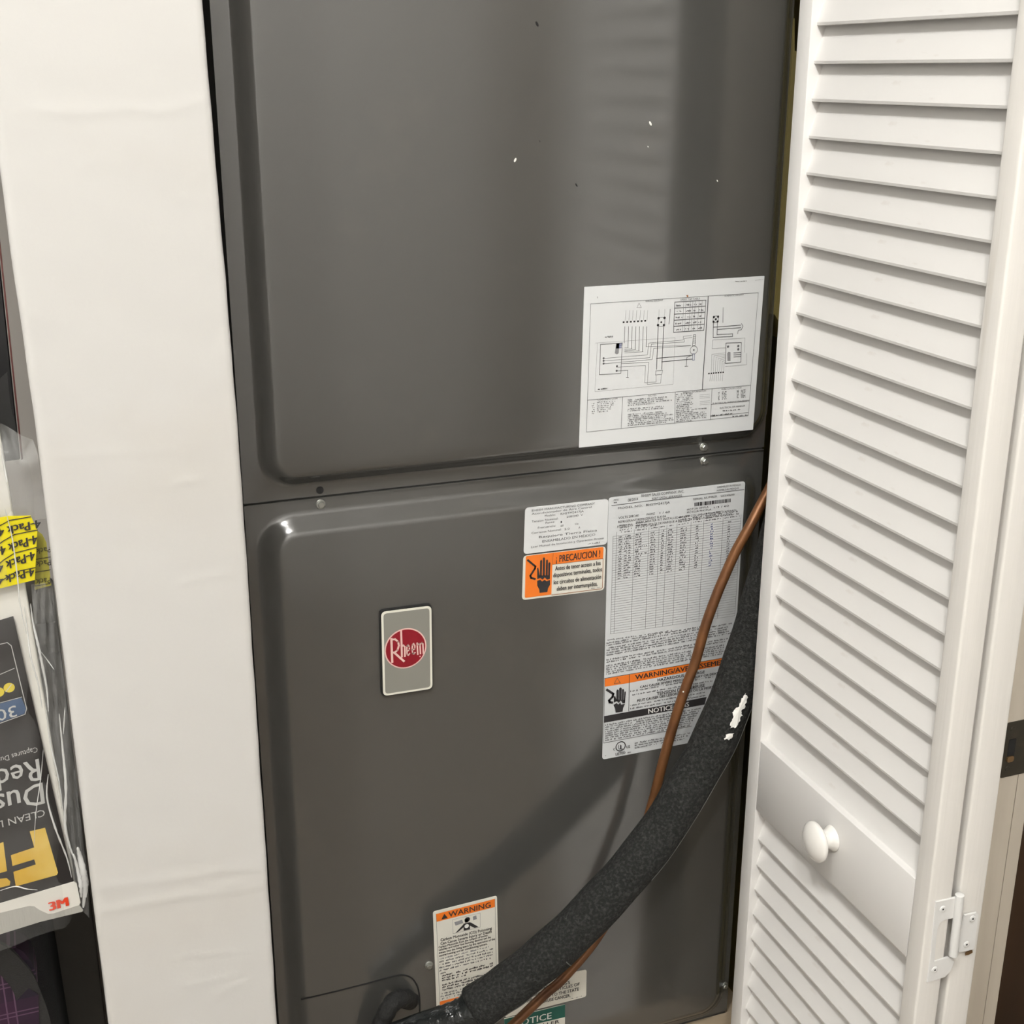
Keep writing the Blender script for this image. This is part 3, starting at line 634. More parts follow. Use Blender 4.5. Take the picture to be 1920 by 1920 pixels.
# ---- maker's badge
z = crop(690, 1120, 9.6)
def zq(*q): return [z(*a) for a in q]
bp_ = sheet('badge', zq((195, 215), (1130, 95), (1150, 1620), (225, 1760)), .0045, 'black_plastic', th=.0042, label='silver maker badge with a round red emblem')
P4 = [at(*a, D) for a in zq((213, 232), (1115, 118), (1136, 1605), (250, 1742))]
def badge_layer(name, inset, r, y0, m):
    c = sum(P4, Vector())/4; pts = []
    Q = []
    for q in P4: Q.append(Vector((q.x+(inset if q.x < c.x else -inset), D, q.z+(inset if q.z < c.z else -inset))))
    for i in range(4):
        pp, a, b = Q[i], Q[i-1], Q[(i+1) % 4]; pa = pp+(a-pp).normalized()*r; pb = pp+(b-pp).normalized()*r
        for k in range(6):
            t = k/5; q = pa*(1-t)**2+pp*2*t*(1-t)+pb*t*t; pts.append((q.x, q.z))
    bm = bmesh.new(); prism_y(bm, pts, y0, y0+.0012); return from_bm(name, bm, m, bp_)
badge_layer('badge_rim', 0, .005, D-.0048, 'badge_rim'); badge_layer('badge_face', .0021, .0035, D-.0049, 'badge_face')
p = Print(D-.0047)
ctr = z(673, 914)
p.disc(ctr, 38.8, 'badge_pink', 1, 48); p.disc(ctr, 36.4, 'badge_red', 2, 48)
def zl(pts, wd): p.line([z(*q) for q in pts], wd, 'badge_pink', 4)
zl([(415, 740), (430, 1155)], .0022); zl([(410, 752), (480, 745), (535, 790), (550, 860), (525, 940), (470, 990), (450, 985)], .0019); zl([(465, 985), (640, 1140)], .0021)
zl([(590, 590), (605, 1060)], .0019); zl([(604, 880), (630, 852), (655, 880), (660, 1052)], .0015)
for ox, oy in ((0, 0), (98, -22)):
    zl([(700+ox, 960+oy), (740+ox, 940+oy), (738+ox, 885+oy), (715+ox, 845+oy), (695+ox, 870+oy), (690+ox, 950+oy), (700+ox, 1020+oy), (722+ox, 1032+oy), (742+ox, 1005+oy)], .0014)
zl([(878, 815), (890, 1018)], .0015); zl([(882, 850), (915, 825), (930, 850), (938, 1005)], .0015); zl([(932, 840), (965, 808), (982, 835), (990, 1000)], .0015)
p.disc(z(930, 1055), 1.2, 'badge_pink', 4)
p.build(bp_, {'badge_pink': 'lettering', 'badge_red': 'red_emblem'})

# ------------------------------------------------------------------ refrigerant lines
def pipe_pts(lst): return [at(x, y, Y) for x, y, Y in lst]
suction = empty('insulated_pipe', at(888, 1893, 1.045)); tag(suction, 'thick black foam-insulated refrigerant pipe curving across the cabinet', 'pipe')
pc = catmull(pipe_pts([(886, 1894, 1.042), (925, 1868, 1.040), (962, 1842, 1.038), (1015, 1800, 1.036), (1072, 1749, 1.036), (1132, 1687, 1.038), (1190, 1622, 1.040), (1248, 1545, 1.043), (1296, 1465, 1.046), (1332, 1402, 1.048), (1369, 1318, 1.051), (1401, 1231, 1.054), (1428, 1143, 1.057), (1452, 1062, 1.060), (1474, 985, 1.062), (1495, 900, 1.064), (1510, 820, 1.066)]), 6)
bm = bmesh.new(); nP = len(pc)
rad = [.0232+.0004*math.sin(i*.7)-(.0022 if i == 0 else 0) for i in range(nP)]
fr = tube(bm, pc, rad, 36); from_bm('foam_sleeve', bm, 'foam', suction, smooth=True, angle=60)
# glued slit along the sleeve and the butt joint of two lengths
def on_sleeve(i, ang, lift=0):
    q, t, a, b = fr[i]; return q+(a*math.cos(ang)+b*math.sin(ang))*(rad[i]+lift)
side = 1
tst = on_sleeve(40, .9)-fr[40][0]
sgn = 1 if tst.x-tst.z > 0 else -1
bm = bmesh.new(); tube(bm, [on_sleeve(i, sgn*(.70+.05*math.sin(i*.5)), -.0002) for i in range(36, 62)], .0007, 6); from_bm('glued_slit', bm, 'seam_grey', suction)
bm = bmesh.new(); tube(bm, [on_sleeve(i, sgn*(.60+.04*math.sin(i*.5)), -.0002) for i in range(3, 18)], .0006, 6); from_bm('glued_slit', bm, 'seam_grey', suction)
bm = bmesh.new(); tube(bm, [on_sleeve(21, sgn*(.1+.1*k), -.0003) for k in range(9)], .0006, 6); from_bm('butt_joint', bm, 'seam_grey', suction)
# white smears on the foam
def smear(px_pts, Y0):
    bm = bmesh.new(); pts = []; rag = []
    for (a, b), (c, d) in zip(px_pts, px_pts[1:]+px_pts[:1]):
        for k in range(4): rag.append((a+(c-a)*k/4+random.uniform(-1.6, 1.6), b+(d-b)*k/4+random.uniform(-1.6, 1.6)))
    for x, y in rag:
        # nearest sleeve surface point under this pixel
        v = ray(x, y).normalized(); best = None
        for i, (q, t, a, b) in enumerate(fr):
            wv = q-EYE; d = wv.dot(v); off = (wv-v*d)
            perp = off-t*off.dot(t)
            if best is None or off.length < best[0]: best = (off.length, i, d, perp.length)
        q = fr[best[1]][0]; d = best[2]-math.sqrt(max(rad[best[1]]**2-best[3]**2, 1e-8)); pts.append(EYE+v*(d-.0012))
    vs_ = [bm.verts.new(q) for q in pts]; c = sum((q for q in pts), Vector())/len(pts)
    cv = bm.verts.new(c+(EYE-c).normalized()*.0012)
    for i in range(len(vs_)): bm.faces.new((vs_[i], vs_[(i+1) % len(vs_)], cv))
    return from_bm('white_smear', bm, 'white_smear', suction, smooth=True, angle=80)
z = crop(1200, 930, 3.37)
smear([z(*q) for q in ((665, 1250), (680, 1270), (668, 1320), (640, 1360), (645, 1385), (625, 1430), (605, 1462), (570, 1462), (575, 1430), (590, 1405), (585, 1365), (605, 1340), (630, 1325), (635, 1290), (655, 1270))], 0)
smear([z(*q) for q in ((545, 1505), (590, 1498), (588, 1525), (565, 1538), (530, 1540), (540, 1520))], 0)
tape = catmull(pipe_pts([(893, 1889, 1.042), (876, 1900, 1.043), (852, 1908, 1.046), (822, 1916, 1.052), (785, 1928, 1.060), (740, 1945, 1.068)]), 5)
bm = bmesh.new(); tr = [.0216, .0212, .0206, .0200, .0192, .0186, .0180, .0172, .0178, .0164, .0160, .0165, .0158, .0150, .0155, .0150] + [.0148]*20
tube(bm, tape, tr[:len(tape)], 24); from_bm('black_tape', bm, 'tape_black', suction, smooth=True, angle=60)

liquid = empty('copper_pipe', at(1236, 1452, 1.085)); tag(liquid, 'thin bare copper pipe bending behind the black insulated pipe', 'pipe')
cp = catmull(pipe_pts([(1520, 780, 1.100), (1475, 858, 1.098), (1433, 934, 1.092), (1405, 988, 1.086), (1381, 1031, 1.085), (1360, 1077, 1.084), (1342, 1120, 1.083), (1322, 1176, 1.082), (1304, 1240, 1.082), (1286, 1288, 1.082), (1270, 1335, 1.082), (1253, 1392, 1.083), (1237, 1452, 1.084), (1222, 1510, 1.085), (1190, 1610, 1.086), (1130, 1742, 1.086), (1062, 1828, 1.080), (1020, 1866, 1.072), (968, 1916, 1.064), (920, 1962, 1.060)]), 6)
bm = bmesh.new(); tube(bm, cp, .0053, 18); from_bm('tube', bm, 'copper', liquid, smooth=True, angle=60)
bm = bmesh.new(); lathe(bm, [(0, .0010), (.0008, .0006)], at(1281, 1297, 1.0762), (0, -1, 0), 8); from_bm('paint_dot', bm, 'white_smear', liquid)

stub = empty('insulated_stub', at(765, 1872, D)); tag(stub, 'short black foam-wrapped tube bending down out of the lower panel', 'tube')
st = catmull(pipe_pts([(768, 1876, D+.01), (764, 1874, D-.004), (754, 1872, D-.013), (741, 1876, D-.018), (729, 1890, D-.02), (720, 1908, D-.02), (711, 1932, D-.02), (700, 1960, D-.018)]), 6)
bm = bmesh.new(); tube(bm, st, [.0098+.0004*math.sin(i) for i in range(len(st))], 20); from_bm('foam_wrap', bm, 'foam_dark', stub, smooth=True, angle=60)

# platform that carries the cabinet
pf = box('platform', (.150, 1.06, FZ), (.735, 1.75, ZB-.0005), 'plywood', bev=.002); tag(pf, 'bare plywood platform under the grey air handler', 'platform')

# ------------------------------------------------------------------ louvered folding door (two leaves)
LEAF_W, LEAF_T = .289, .0235
def leaf(name, loc, rz, label, thick=LEAF_T, knob=False, slats=True):
    e = empty(name, loc, rz); tag(e, label, 'door', kind='structure')
    def bx(n, lo_, hi_, m='door_paint', bev=.0012, seg=2):
        bm = bmesh.new(); add_box(bm, lo_, hi_)
        bmesh.ops.bevel(bm, geom=bm.edges[:], offset=bev, segments=seg, affect='EDGES', profile=.5)
        return from_bm(n, bm, m, e, smooth=True, world=False, angle=45)
    SW = .0200; B0, T0 = .02, 2.04
    bx('stile', (0, -SW, B0), (thick, 0, T0))
    near = bx('stile', (0, -LEAF_W, B0), (thick, -LEAF_W+SW, T0), 'door_edge_paint' , .0022, 3)
    bx('rail', (.0003, -LEAF_W+SW, B0), (thick-.0003, -SW, .10)); bx('rail', (.0003, -LEAF_W+SW, T0-.06), (thick-.0003, -SW, T0))
    mid = bx('rail', (.0003, -LEAF_W+SW, 1.6-.7110), (thick-.0003, -SW, 1.6-.6335), bev=.0007)
    if slats:
        xn = .0055
        prof = [(0, 0), (.0138, .0405), (.0172, .0405), (.0172, .0385), (.0048, -.0012), (.0030, -.0026), (.0004, -.0022)]
        me = bpy.data.meshes.new('slat'); y0, y1 = -LEAF_W+SW-.002, -SW+.002
        V = [(xn+x, y0, q) for x, q in prof]+[(xn+x, y1, q) for x, q in prof]; n = len(prof)
        me.from_pydata(V, [], [tuple(range(n)), tuple(range(2*n-1, n-1, -1))]+[(i, n+i, n+(i+1) % n, (i+1) % n) for i in range(n)])
        bm = bmesh.new(); bm.from_mesh(me); bmesh.ops.recalc_face_normals(bm, faces=bm.faces); bm.to_mesh(me); bm.free()
        me.materials.append(MATS['door_paint'])
        zs = [1.6+.0392-.03027*k for k in range(-10, 22)]+[1.6-.6385]+[1.6-.7165-.03015*k for k in range(0, 26)]
        for q in zs:
            if q < .105 or q > 1.93: continue
            o = bpy.data.objects.new('slat', me); C.objects.link(o); o.parent = e; o.location = (0, 0, q)
    return e
d1 = leaf('door_1', (.643, 1.014, 0), math.radians(-.57), 'white louvered folding door leaf with a round white knob')
inv = lambda q: q
kc = Vector((.6415, .8625, 1.6-.6655))
bm = bmesh.new()
lathe(bm, [(0, .0122), (.0012, .0118), (.004, .0095), (.008, .0082), (.0115, .0092), (.0135, .0130), (.0150, .0172), (.0168, .0191), (.0190, .0186), (.0215, .0160), (.0240, .0112), (.0255, .0055), (.0259, .001)], kc, (-1, .01, 0), 36)
kn = from_bm('knob', bm, 'knob_paint', d1, smooth=True, angle=60); kn['label'] = 'round white painted knob'

d2 = leaf('door_2', (.6712, 1.0157, 0), math.radians(.25), 'white folding door leaf folded behind the louvered leaf', .0270, slats=False)
# plain infill of the second leaf (only its edge can be seen from the room)
bm = bmesh.new(); add_box(bm, (.010, -LEAF_W+.019, .09), (.016, -.019, 2.0)); from_bm('infill_panel', bm, 'door_paint', d2, world=False)

# hinge between the leaves, on their near edges
EY = .7255
hg = empty('hinge', (.67, EY, 1.6-.68)); hg.parent = d1; bpy.context.view_layer.update(); hg.matrix_parent_inverse = d1.matrix_world.inverted()
z = crop(1660, 1620, 6.4)
def flat(name, pxs, y0, y1, m='hinge_paint'):
    bm = bmesh.new(); pts = [at(*z(*q), EY) for q in pxs]; prism_y(bm, [(q.x, q.z) for q in pts], y0, y1)
    bmesh.ops.bevel(bm, geom=[e for e in bm.edges if abs(e.verts[0].co.y-e.verts[1].co.y) < 1e-6 and e.verts[0].co.y < (y0+y1)/2], offset=.0004, segments=2, affect='EDGES')
    return from_bm(name, bm, m, hg, smooth=True, angle=40)
flat('outer_leaf', ((590, 440), (840, 385), (845, 625), (800, 632), (690, 655), (635, 690), (605, 760), (565, 1160), (735, 1105), (800, 1120), (815, 1160), (765, 1280), (700, 1345), (488, 1412), (540, 1000)), EY-.0018, EY)
flat('inner_leaf', ((935, 602), (1080, 570), (1108, 600), (1060, 1000), (1040, 1018), (860, 1052), (880, 800)), EY-.0016, EY)
pin = [at(*z(895, 365), EY-.003), at(*z(812, 1100), EY-.003)]
bm = bmesh.new(); lathe(bm, [(0, .0030), (.0004, .0037), ((pin[1]-pin[0]).length-.0004, .0037), ((pin[1]-pin[0]).length, .0030)], pin[0], pin[1]-pin[0], 20); from_bm('knuckle', bm, 'hinge_paint', hg, smooth=True, angle=50)
for q in ((688, 540), (1045, 655), (972, 963), (590, 1268)):
    bm = bmesh.new(); c = at(*z(*q), EY-.0018); lathe(bm, [(0, .0031), (.0005, .0029), (.0009, .0018), (.0006, .0008)], c, (0, -1, 0), 14)
    s_ = from_bm('hinge_screw', bm, 'hinge_paint', hg, smooth=True, angle=35)
    bm = bmesh.new(); lathe(bm, [(.0006, .0008), (.0010, .0007)], c, (0, -1, 0), 6)
    for v in bm.verts: v.co.z = c.z+(v.co.z-c.z)
    from_bm('screw_slot', bm, 'gap_black', hg)
bm = bmesh.new(); prism_y(bm, [(q.x, q.z) for q in (at(*z(*a), EY) for a in ((955, 1065), (1040, 1025), (1045, 1060), (1000, 1085), (958, 1095)))], EY-.0004, EY); from_bm('chipped_paint', bm, 'brass', hg)

# room door standing open beside the closet: only its latch edge is in view
d3 = empty('door_3', (.835, .84, 0)); tag(d3, 'white door edge with a dark metal latch plate', 'door', kind='structure')
box('door_slab', (.800, .84, .01), (.8445, 1.62, 2.05), 'jamb_paint', d3, bev=.0016)
box('edge_groove', (.8280, .8394, .01), (.8284, .8402, 1.6-.62), 'groove', d3)
YD = .84; z = crop(1760, 1200, 6.4)
def pz(*q): g = at(*z(*q), YD); return (g.x, g.z)
bm = bmesh.new(); pl = [pz(835, 985), pz(960, 963), pz(1100, 945)]; x1 = .8405
zt, zb = at(*z(865, 985), YD).z, at(*z(785, 1640), YD).z
prism_y(bm, rrect(.8045, zb, x1, zt, .004, 5), YD-.0012, YD+.0005); lp = from_bm('latch_plate', bm, 'latch_bronze', d3)
bm = bmesh.new(); a, b = at(*z(905, 1175), YD), at(*z(845, 1420), YD); prism_y(bm, rrect(.8105, b.z, .8185, a.z, .001, 3), YD-.0016, YD-.0004); from_bm('latch_hole', bm, 'gap_black', lp)
bm = bmesh.new(); a, b = at(*z(890, 1370), YD), at(*z(850, 1445), YD); prism_y(bm, rrect(.8100, b.z, .8175, a.z, .002, 3), YD-.0030, YD-.0012); from_bm('latch_bolt', bm, 'brass', lp)
for q in ((898, 1068), (822, 1542)):
    bm = bmesh.new(); c = at(*z(*q), YD-.0012); lathe(bm, [(0, .0026), (.0006, .0022), (.0003, .0010)], Vector((.8130, c.y, c.z)), (0, -1, 0), 12); sc_ = from_bm('plate_screw', bm, 'latch_bronze', lp, smooth=True)
# dark wardrobe and red cloth beyond the door edge
wd_ = empty('wardrobe', (1.45, 1.5, 0)); tag(wd_, 'dark brown wooden wardrobe beyond the open door', 'wardrobe')
box('carcass', (1.02, 1.20, 0), (2.1, 1.80, 2.1), 'wood_dark', wd_, bev=.003); box('wardrobe_door', (1.03, 1.184, .08), (1.56, 1.1995, 2.06), 'wood_dark', wd_, bev=.003); box('wardrobe_door', (1.565, 1.184, .08), (2.09, 1.1995, 2.06), 'wood_dark', wd_, bev=.003)
bm = bmesh.new(); c = at(1880, 1945, 1.12)
bmesh.ops.create_icosphere(bm, subdivisions=4, radius=1)
for v in bm.verts:
    n_ = 1+.10*math.sin(v.co.x*5+1)*math.sin(v.co.y*4)+.06*math.sin(v.co.z*9)
    v.co = Vector((c.x+.02+v.co.x*.05*n_, c.y+v.co.y*.06*n_, (c.z-.02)/2+v.co.z*(c.z-.02)/2*(.96+.04*n_)))
tag(from_bm('red_sack', bm, 'red_cloth', smooth=True, angle=180), 'dark red cloth sack standing before the wardrobe', 'sack')

# ------------------------------------------------------------------ shelf closet on the left: filters, backpack, board
YP = 1.10
fp = empty('filter_pack', at(60, 1720, YP)); tag(fp, 'plastic-wrapped pack of air filters with a black and gold label', 'filter pack')
TL_, TR_, BR_ = at(0, 1165, YP), at(25, 1155, YP), at(150, 1692, YP)
ux = Vector((math.cos(math.radians(5.8)), 0, math.sin(math.radians(5.8)))); uz = Vector((-math.sin(math.radians(2.0)), 0, math.cos(math.radians(2.0))))
org = at(152, 1697, YP)                          # lower right front corner of the pack
def P3(a, b, y): return Vector((org.x, y, org.z))+ux*a+uz*b
for k in range(4):
    y0 = YP+.004+k*.021; bm = bmesh.new(); W_, H_ = .40, .50-.004*k
    vs_ = [bm.verts.new(P3(a, b, y)) for y in (y0, y0+.019) for a, b in ((-W_, .002), (-.002-.003*k, .002), (-.002-.003*k, H_), (-W_, H_))]
    for f in ((0, 1, 2, 3), (7, 6, 5, 4), (0, 4, 5, 1), (1, 5, 6, 2), (2, 6, 7, 3), (3, 7, 4, 0)): bm.faces.new([vs_[i] for i in f])
    bmesh.ops.bevel(bm, geom=bm.edges[:], offset=.001, segments=1, affect='EDGES')
    fo = from_bm('filter', bm, 'carton_white', fp)
    bm = bmesh.new(); g = [P3(-W_+.03, .03, y0-.0004), P3(-.03, .03, y0-.0004), P3(-.03, H_-.03, y0-.0004), P3(-W_+.03, H_-.03, y0-.0004)]; bm.faces.new([bm.verts.new(q) for q in g])
    if k == 0: from_bm('filter_mat', bm, 'filter_grey', fo)
    else: bm.free()
def psheet(name, pxs, m, y=YP, th=.0008, parent=fp, label=None):
    bm = bmesh.new(); prism_y(bm, [(q.x, q.z) for q in (at(a, b, y) for a, b in pxs)], y-th, y); o = from_bm(name, bm, m, parent)
    if label: o['label'] = label
    return o
lb = psheet('black_label', ((-260, 1240), (25, 1155), (138, 1651), (139, 1655), (-260, 1770)), 'label_black', label='black label sheet printed upside down in grey and gold')
p = Print(YP-.0006); z2 = crop(0, 1320, 3.2); z1 = crop(0, 760, 3.31); z5 = crop(0, 1600, 6)
p.poly([z2(*q) for q in ((178, 762), (270, 740), (348, 1010), (340, 1024), (95, 1092), (80, 1005), (215, 960), (205, 930), (75, 970), (65, 905), (205, 858))], 'label_gold')
p.poly([z2(*q) for q in ((-120, 900), (-60, 860), (20, 825), (42, 1000), (-110, 1045))], 'label_gold'); p.poly([z2(*q) for q in ((-110, 1060), (40, 1042), (62, 1062), (58, 1085), (-100, 1125))], 'label_gold')
def up_text(s_, A, B, U, m='label_text', bold=.0): p.text(s_, z2(*A), z2(*B), z2(*U), m, bold)
up_text('CLEAN LIVING', (266, 628), (-205, 752), (272, 668)); up_text('Dust', (252, 468), (-110, 565), (268, 592), bold=.02); up_text('Reduction', (230, 325), (-480, 515), (246, 450), bold=.02)
up_text('Captures Dust', (222, 254), (-30, 325), (228, 284))
p.line([z1(*q) for q in ((-40, 1490), (45, 1470), (70, 1490), (165, 1880), (155, 1915), (-40, 1985))], .0007, 'label_text'); p.line([z1(-40, 1685), z1(88, 1630)], .0006, 'label_text'); p.line([z1(-40, 1855), z1(135, 1808)], .0006, 'label_text')
p.poly([z1(*q) for q in ((-40, 1862), (132, 1812), (162, 1882), (150, 1912), (-40, 1978))], 'label_blue')
A_ = z1(95, 1858); p.text('300', A_, z1(-95, 1912), z1(108, 1925), 'label_text', .01)
p.disc(z1(57, 1750), 10.5, 'label_yellow'); p.disc(z1(-8, 1778), 10.5, 'label_yellow')
p.line([z1(36, 1775), z1(72, 1728)], .0007, 'label_text', 3)
p.build(lb, {'label_gold': 'gold_lettering', 'label_text': 'grey_lettering', 'label_blue': 'blue_panel', 'label_yellow': 'yellow_dots'})
ws = psheet('white_strip', [z5(*q) for q in ((-400, 680), (0, 555), (830, 310), (862, 330), (905, 545), (890, 575), (600, 668), (540, 672), (450, 632), (385, 588), (330, 582), (0, 662), (-400, 760))], 'carton_white', YP-.0002, .0012, label='white strip with a red logo')
gs = psheet('grey_strip', [z5(*q) for q in ((-400, 760), (0, 662), (330, 582), (385, 588), (450, 632), (540, 672), (600, 668), (890, 575), (935, 630), (925, 650), (450, 765), (0, 905), (-400, 1030))], 'filter_grey', YP, .0010)
p = Print(YP-.0014); A_ = z5(565, 640); p.text('3M', A_, z5(768, 580), (A_[0]-2.8, A_[1]-15.5), 'red_logo', .10)
p.build(ws, {'red_logo': 'red_logo'})
yt = psheet('yellow_tape', [z1(*q) for q in ((-120, 745), (0, 695), (50, 686), (190, 684), (232, 772), (226, 880), (216, 1082), (0, 1135), (-120, 1180))], 'tape_yellow', YP-.0035, .0006, label='yellow tape printed upside down with 4-Pack')
p = Print(YP-.0040)
def yrow(s_, A, B, h, m='ink', pr=None): p.text(s_, z1(*A), z1(*B), z1(A[0]+h*.14, A[1]+h*1.08), m, .06)
yrow('4-Pack 4-Pack', (248, 706), (-190, 800), 46); yrow('4-Pack 4-Pack', (226, 800), (-150, 925), 48); yrow('4-Pack 4-Pack', (212, 900), (-165, 1040), 48); yrow('4-Pack 4-Pack', (208, 1005), (-165, 1105), 44)
for q in (((-60, 775), (0, 745), (60, 712), (190, 690)), ((-60, 900), (20, 840), (90, 800), (232, 772)), ((-60, 1030), (20, 960), (90, 915), (226, 880)), ((-60, 1130), (20, 1080), (100, 1030), (218, 1005))): p.line([z1(*a) for a in q], .0008, 'ink')
p.build(yt, {'ink': 'black_print'})
yt2 = psheet('tape_tail', [z1(*q) for q in ((222, 770), (262, 800), (288, 850), (318, 1115), (215, 1145), (216, 1080))], 'tape_yellow_dim', YP+.012, .0006)
p = Print(YP+.0115)
for y in (905, 985, 1095): p.text('Pack', z1(312, y-30), z1(222, y-18), z1(316, y+4), 'ink', .0)
for y in (955, 1035, 1120): p.line([z1(216, y), z1(312, y-16)], .0006, 'ink')
p.build(yt2, {'ink': 'black_print'})
# the clear film: a crumpled bag around the pack, open folds at its right and top
def film():
    bm = bmesh.new(); nx, nz = 46, 70
    def hill(u, v): return .0030*math.sin(u*23+3*math.sin(v*7))*math.sin(v*31+2*math.sin(u*9))+.0022*math.sin(v*57+u*17)
    G = []
    for j in range(nz+1):
        row = []
        for i in range(nx+1):
            u, v = i/nx, j/nz; a = -.34+u*.352; b = -.016+v*.505
            y = YP-.0055-.0045*math.sin(min(1, u*1.05)*math.pi)**.5 + hill(u, v)*(.4+.6*u)
            if u > .93: y = YP-.006+(u-.93)/.07*.075+hill(u*2, v)
            q = P3(a+hill(v, u)*.8*(u > .8), b, y); row.append(bm.verts.new(q))
        G.append(row)
    for j in range(nz):
        for i in range(nx): bm.faces.new((G[j][i], G[j][i+1], G[j+1][i+1], G[j+1][i]))
    return from_bm('clear_film', bm, 'film', fp, smooth=True, angle=180)
film()
# gathered folds of film: thin bright ridges
def fold(pxs, wd, y, m='film_fold'):
    bm = bmesh.new(); pts = catmull([at(a, b, y+.002*math.sin(i*2)) for i, (a, b) in enumerate(pxs)], 5)
    n = len(pts); tube(bm, pts, [wd*(.25+.75*math.sin(math.pi*min(1, (i+.5)/n)))*(.7+.5*abs(math.sin(i*1.7))) for i in range(n)], 8); return from_bm('film_fold', bm, m, fp, smooth=True, angle=80)
for pxs, wd in (([z1(190, 1230), z1(205, 1350), z1(235, 1480), z1(260, 1600), z1(290, 1760), z1(300, 1900)], .0011), ([z1(150, 1250), z1(170, 1400), z1(190, 1560), z1(235, 1720), z1(262, 1880)], .0007), ([z2(275, 20), z2(300, 230), z2(350, 440), z2(380, 650)], .0006), ([z2(355, 60), z2(375, 260), z2(395, 500), z2(390, 720), z2(420, 860), z2(465, 970)], .0013), ([z2(390, 20), z2(380, 180)], .0006),
                ([z2(465, 860), z2(480, 920), z2(500, 1010), z2(510, 1100), z2(500, 1220)], .0028), ([z2(440, 900), z2(470, 1000), z2(485, 1090), z2(488, 1160)], .0020), ([z2(500, 980), z2(520, 1060), z2(515, 1160)], .0016), ([z2(290, 420), z2(282, 560), z2(330, 740), z2(400, 920), z2(430, 1040)], .0009),
                ([z1(30, 640), z1(75, 820), z1(110, 1080), z1(125, 1240), z1(165, 1420)], .0006), ([z1(5, 250), z1(30, 400), z1(45, 480)], .0008), ([z1(255, 1530), z1(300, 1590), z1(335, 1640)], .0005), ([z2(0, 1120), z2(90, 1095), z2(160, 1110), z2(225, 1116)], .0006), ([z2(260, 270), z2(245, 440), z2(215, 660), z2(205, 850)], .0004)):
    fold(pxs, wd, YP-.012 if pxs[0][0] < 60 else YP-.006)
# slack film beside the pack, crumpled
bm = bmesh.new()
lf = ((58, 1096), (66, 1200), (86, 1350), (110, 1500), (136, 1640), (150, 1704)); rg = ((100, 1090), (116, 1240), (136, 1400), (152, 1540), (164, 1640), (168, 1722))
G = []
for j in range(61):
    t = j/60*5; k = min(4, int(t)); f_ = t-k; a = lerp(lf[k], lf[k+1], f_); b = lerp(rg[k], rg[k+1], f_); row = []
    for i in range(15):
        q = lerp(a, b, i/14); row.append(bm.verts.new(at(q[0], q[1], YP+.004+.016*(i/14)**2+.0022*math.sin(i*1.3+j*.35)+.0016*math.sin(i*2.9-j*.8)+.0012*random.uniform(-1, 1))))
    G.append(row)
for j in range(60):
    for i in range(14): bm.faces.new((G[j][i], G[j][i+1], G[j+1][i+1], G[j+1][i]))
from_bm('film_side', bm, 'film_loose', fp, smooth=True, angle=180)
# loose top of the bag
bm = bmesh.new(); pts = [z1(*q) for q in ((-120, 180), (5, 122), (60, 145), (140, 190), (205, 215), (235, 300), (262, 480), (300, 700), (-120, 700))]
c3 = [at(a, b, YP+.006+.01*math.sin(i*2.1)) for i, (a, b) in enumerate(pts)]; cc = sum(c3, Vector())/len(c3)+Vector((0, -.012, 0)); cv = bm.verts.new(cc); rv = [bm.verts.new(q) for q in c3]
for i in range(len(rv)): bm.faces.new((rv[i], rv[(i+1) % len(rv)], cv))
bmesh.ops.subdivide_edges(bm, edges=bm.edges[:], cuts=3, use_grid_fill=True)
for v in bm.verts: v.co.y += .003*math.sin(v.co.x*180)+.003*math.sin(v.co.z*140+v.co.x*60)
from_bm('film_top', bm, 'film_loose', fp, smooth=True, angle=180)

# black board leaning behind the pack
YB = 1.22
bd = empty('black_board', at(0, 880, YB)); tag(bd, 'flat black board with a thin reddish edge behind the filter pack', 'board')
bm = bmesh.new(); prism_y(bm, [(q.x, q.z) for q in (at(a, b, YB) for a, b in ((-280, 400), (-8, 420), (38, 862), (-260, 900)))], YB, YB+.022)
bmesh.ops.bevel(bm, geom=bm.edges[:], offset=.001, segments=1, affect='EDGES'); from_bm('slab', bm, 'board_black', bd)
bm = bmesh.new(); prism_y(bm, [(q.x, q.z) for q in (at(a, b, YB) for a, b in ((-6, 420), (-3, 420), (43, 860), (40, 862)))], YB-.001, YB+.022); from_bm('edge_strip', bm, 'board_edge', bd)

sb = empty('darkening_box', (-.25, 1.48, 0)); tag(sb, 'dark brown box added to darken the closet behind the filter pack and backpack', 'box')  # added box, darkens the low back of the closet
box('box_body', (-.52, 1.42, .001), (-.0006, 1.55, .985), 'box_brown', sb, bev=.004); box('box_lid', (-.525, 1.412, .9855), (-.0003, 1.555, 1.025), 'box_brown', sb, bev=.004)
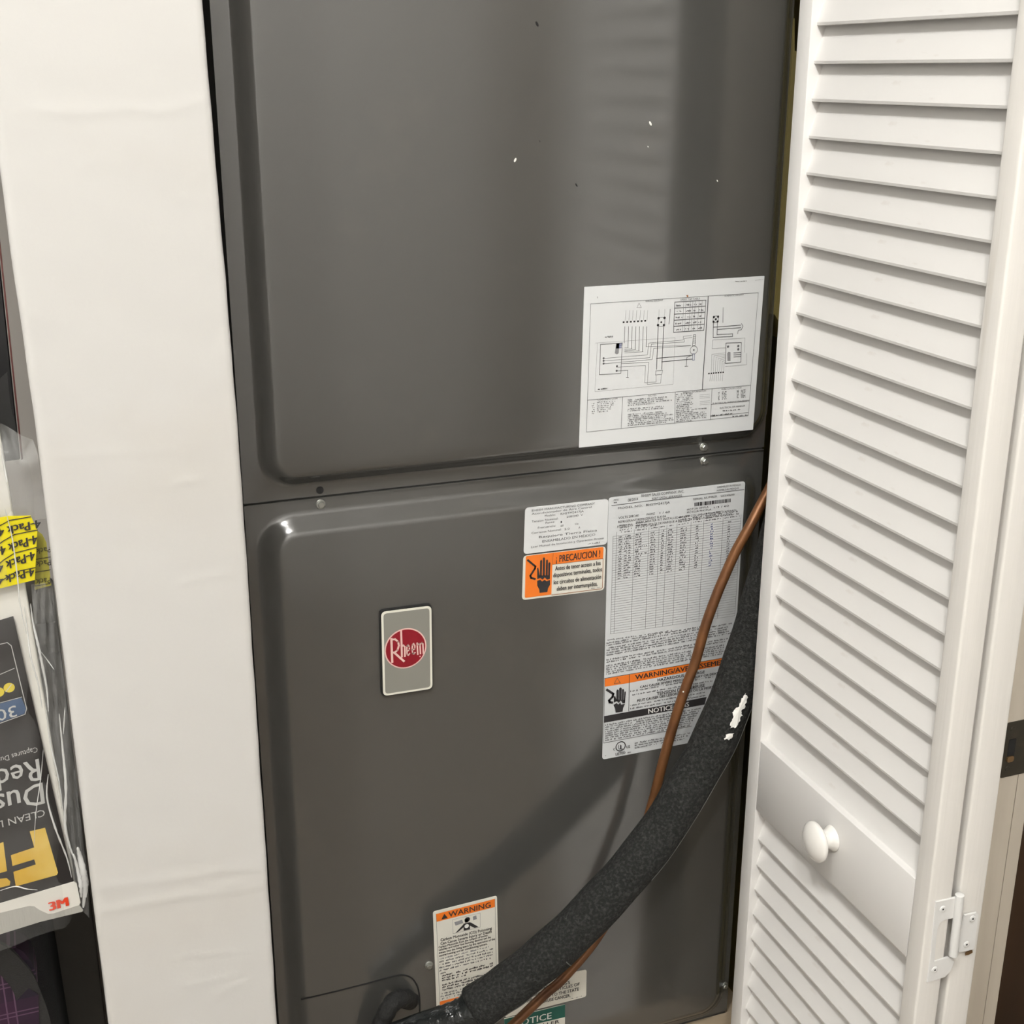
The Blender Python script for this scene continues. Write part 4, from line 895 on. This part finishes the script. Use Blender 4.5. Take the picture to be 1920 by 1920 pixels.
# backpack under the pack
YK = 1.13
bk = empty('backpack', (-.19, 1.26, 0)); tag(bk, 'black backpack with a purple plaid front under the filter pack', 'backpack')
def blob(name, lo_, hi_, m, parent, r, tl=0):
    bm = bmesh.new(); add_box(bm, lo_, hi_); bmesh.ops.bevel(bm, geom=bm.edges[:], offset=r, segments=5, affect='EDGES', profile=.5)
    zc = lo_[2]
    for v in bm.verts:
        v.co.x -= tl*(v.co.z-zc); v.co.z += (v.co.x-org.x)*.1016*(v.co.z-zc)/(hi_[2]-zc)
    return from_bm(name, bm, m, parent, smooth=True, angle=70)
top = org.z-.0035
body = blob('body', (-.42, YK+.03, 0.002), (-.030, YK+.27, top), 'bag_black', bk, .045, .02)
z5 = crop(0, 1600, 6)
pk = [z5(*q) for q in ((-500, 1100), (-200, 1030), (0, 1060), (120, 1090), (260, 1160), (350, 1270), (405, 1400), (430, 1560), (440, 1900), (450, 2600), (-500, 2600))]
bm = bmesh.new(); prism_y(bm, [(q.x, max(q.z, .25)) for q in (at(a, b, YK) for a, b in pk)], YK-.004, YK+.06)
bmesh.ops.bevel(bm, geom=[e for e in bm.edges if all(v.co.y < YK for v in e.verts)], offset=.012, segments=3, affect='EDGES'); from_bm('plaid_pocket', bm, 'plaid', bk, smooth=True, angle=60)
sp_ = catmull([at(a, b, YK-.012+.012*min(1, i/4)) for i, (a, b) in enumerate([z5(*q) for q in ((-160, 1060), (0, 1150), (120, 1270), (250, 1430), (340, 1640), (400, 1800), (440, 1960), (470, 2200))])], 6)
bm = bmesh.new(); frs = frames(sp_)
rows = []
for q, t, a, b in frs: rows.append([bm.verts.new(q+b*s1*.011+a*s2*.0025) for s1, s2 in ((-1, -1), (1, -1), (1, 1), (-1, 1))])
for a, b in zip(rows, rows[1:]):
    for k in range(4): bm.faces.new((a[k], a[(k+1) % 4], b[(k+1) % 4], b[k]))
bm.faces.new(rows[0]); bm.faces.new(rows[-1][::-1]); from_bm('strap', bm, 'strap_black', bk, smooth=True, angle=40)

# ------------------------------------------------------------------ ceiling lamp and an added fill globe
def lamp(x, y, m, label, r=.11):
    e = empty('ceiling_lamp', (x, y, CZ)); tag(e, label, 'lamp', 'globe lamps on the ceiling')
    bm = bmesh.new(); lathe(bm, [(0, .09), (.012, .09), (.03, .05), (.05, .045)], (x, y, CZ), (0, 0, -1), 28); from_bm('lamp_base', bm, 'zinc', e, smooth=True)
    bm = bmesh.new(); bmesh.ops.create_uvsphere(bm, u_segments=32, v_segments=16, radius=r)
    for v in bm.verts: v.co += Vector((x, y, CZ-.05-r*.92))
    from_bm('lamp_globe', bm, m, e, smooth=True, angle=180)
lamp(-.62, -.20, 'lamp_glass', 'smaller white globe lamp on the ceiling near the shelf closet', .075)
lamp(-.45, -.95, 'fill_lamp_glass', 'larger white fill globe added out of view nearer the middle of the ceiling', .09)  # added fill light for the wall end, cabinet and door
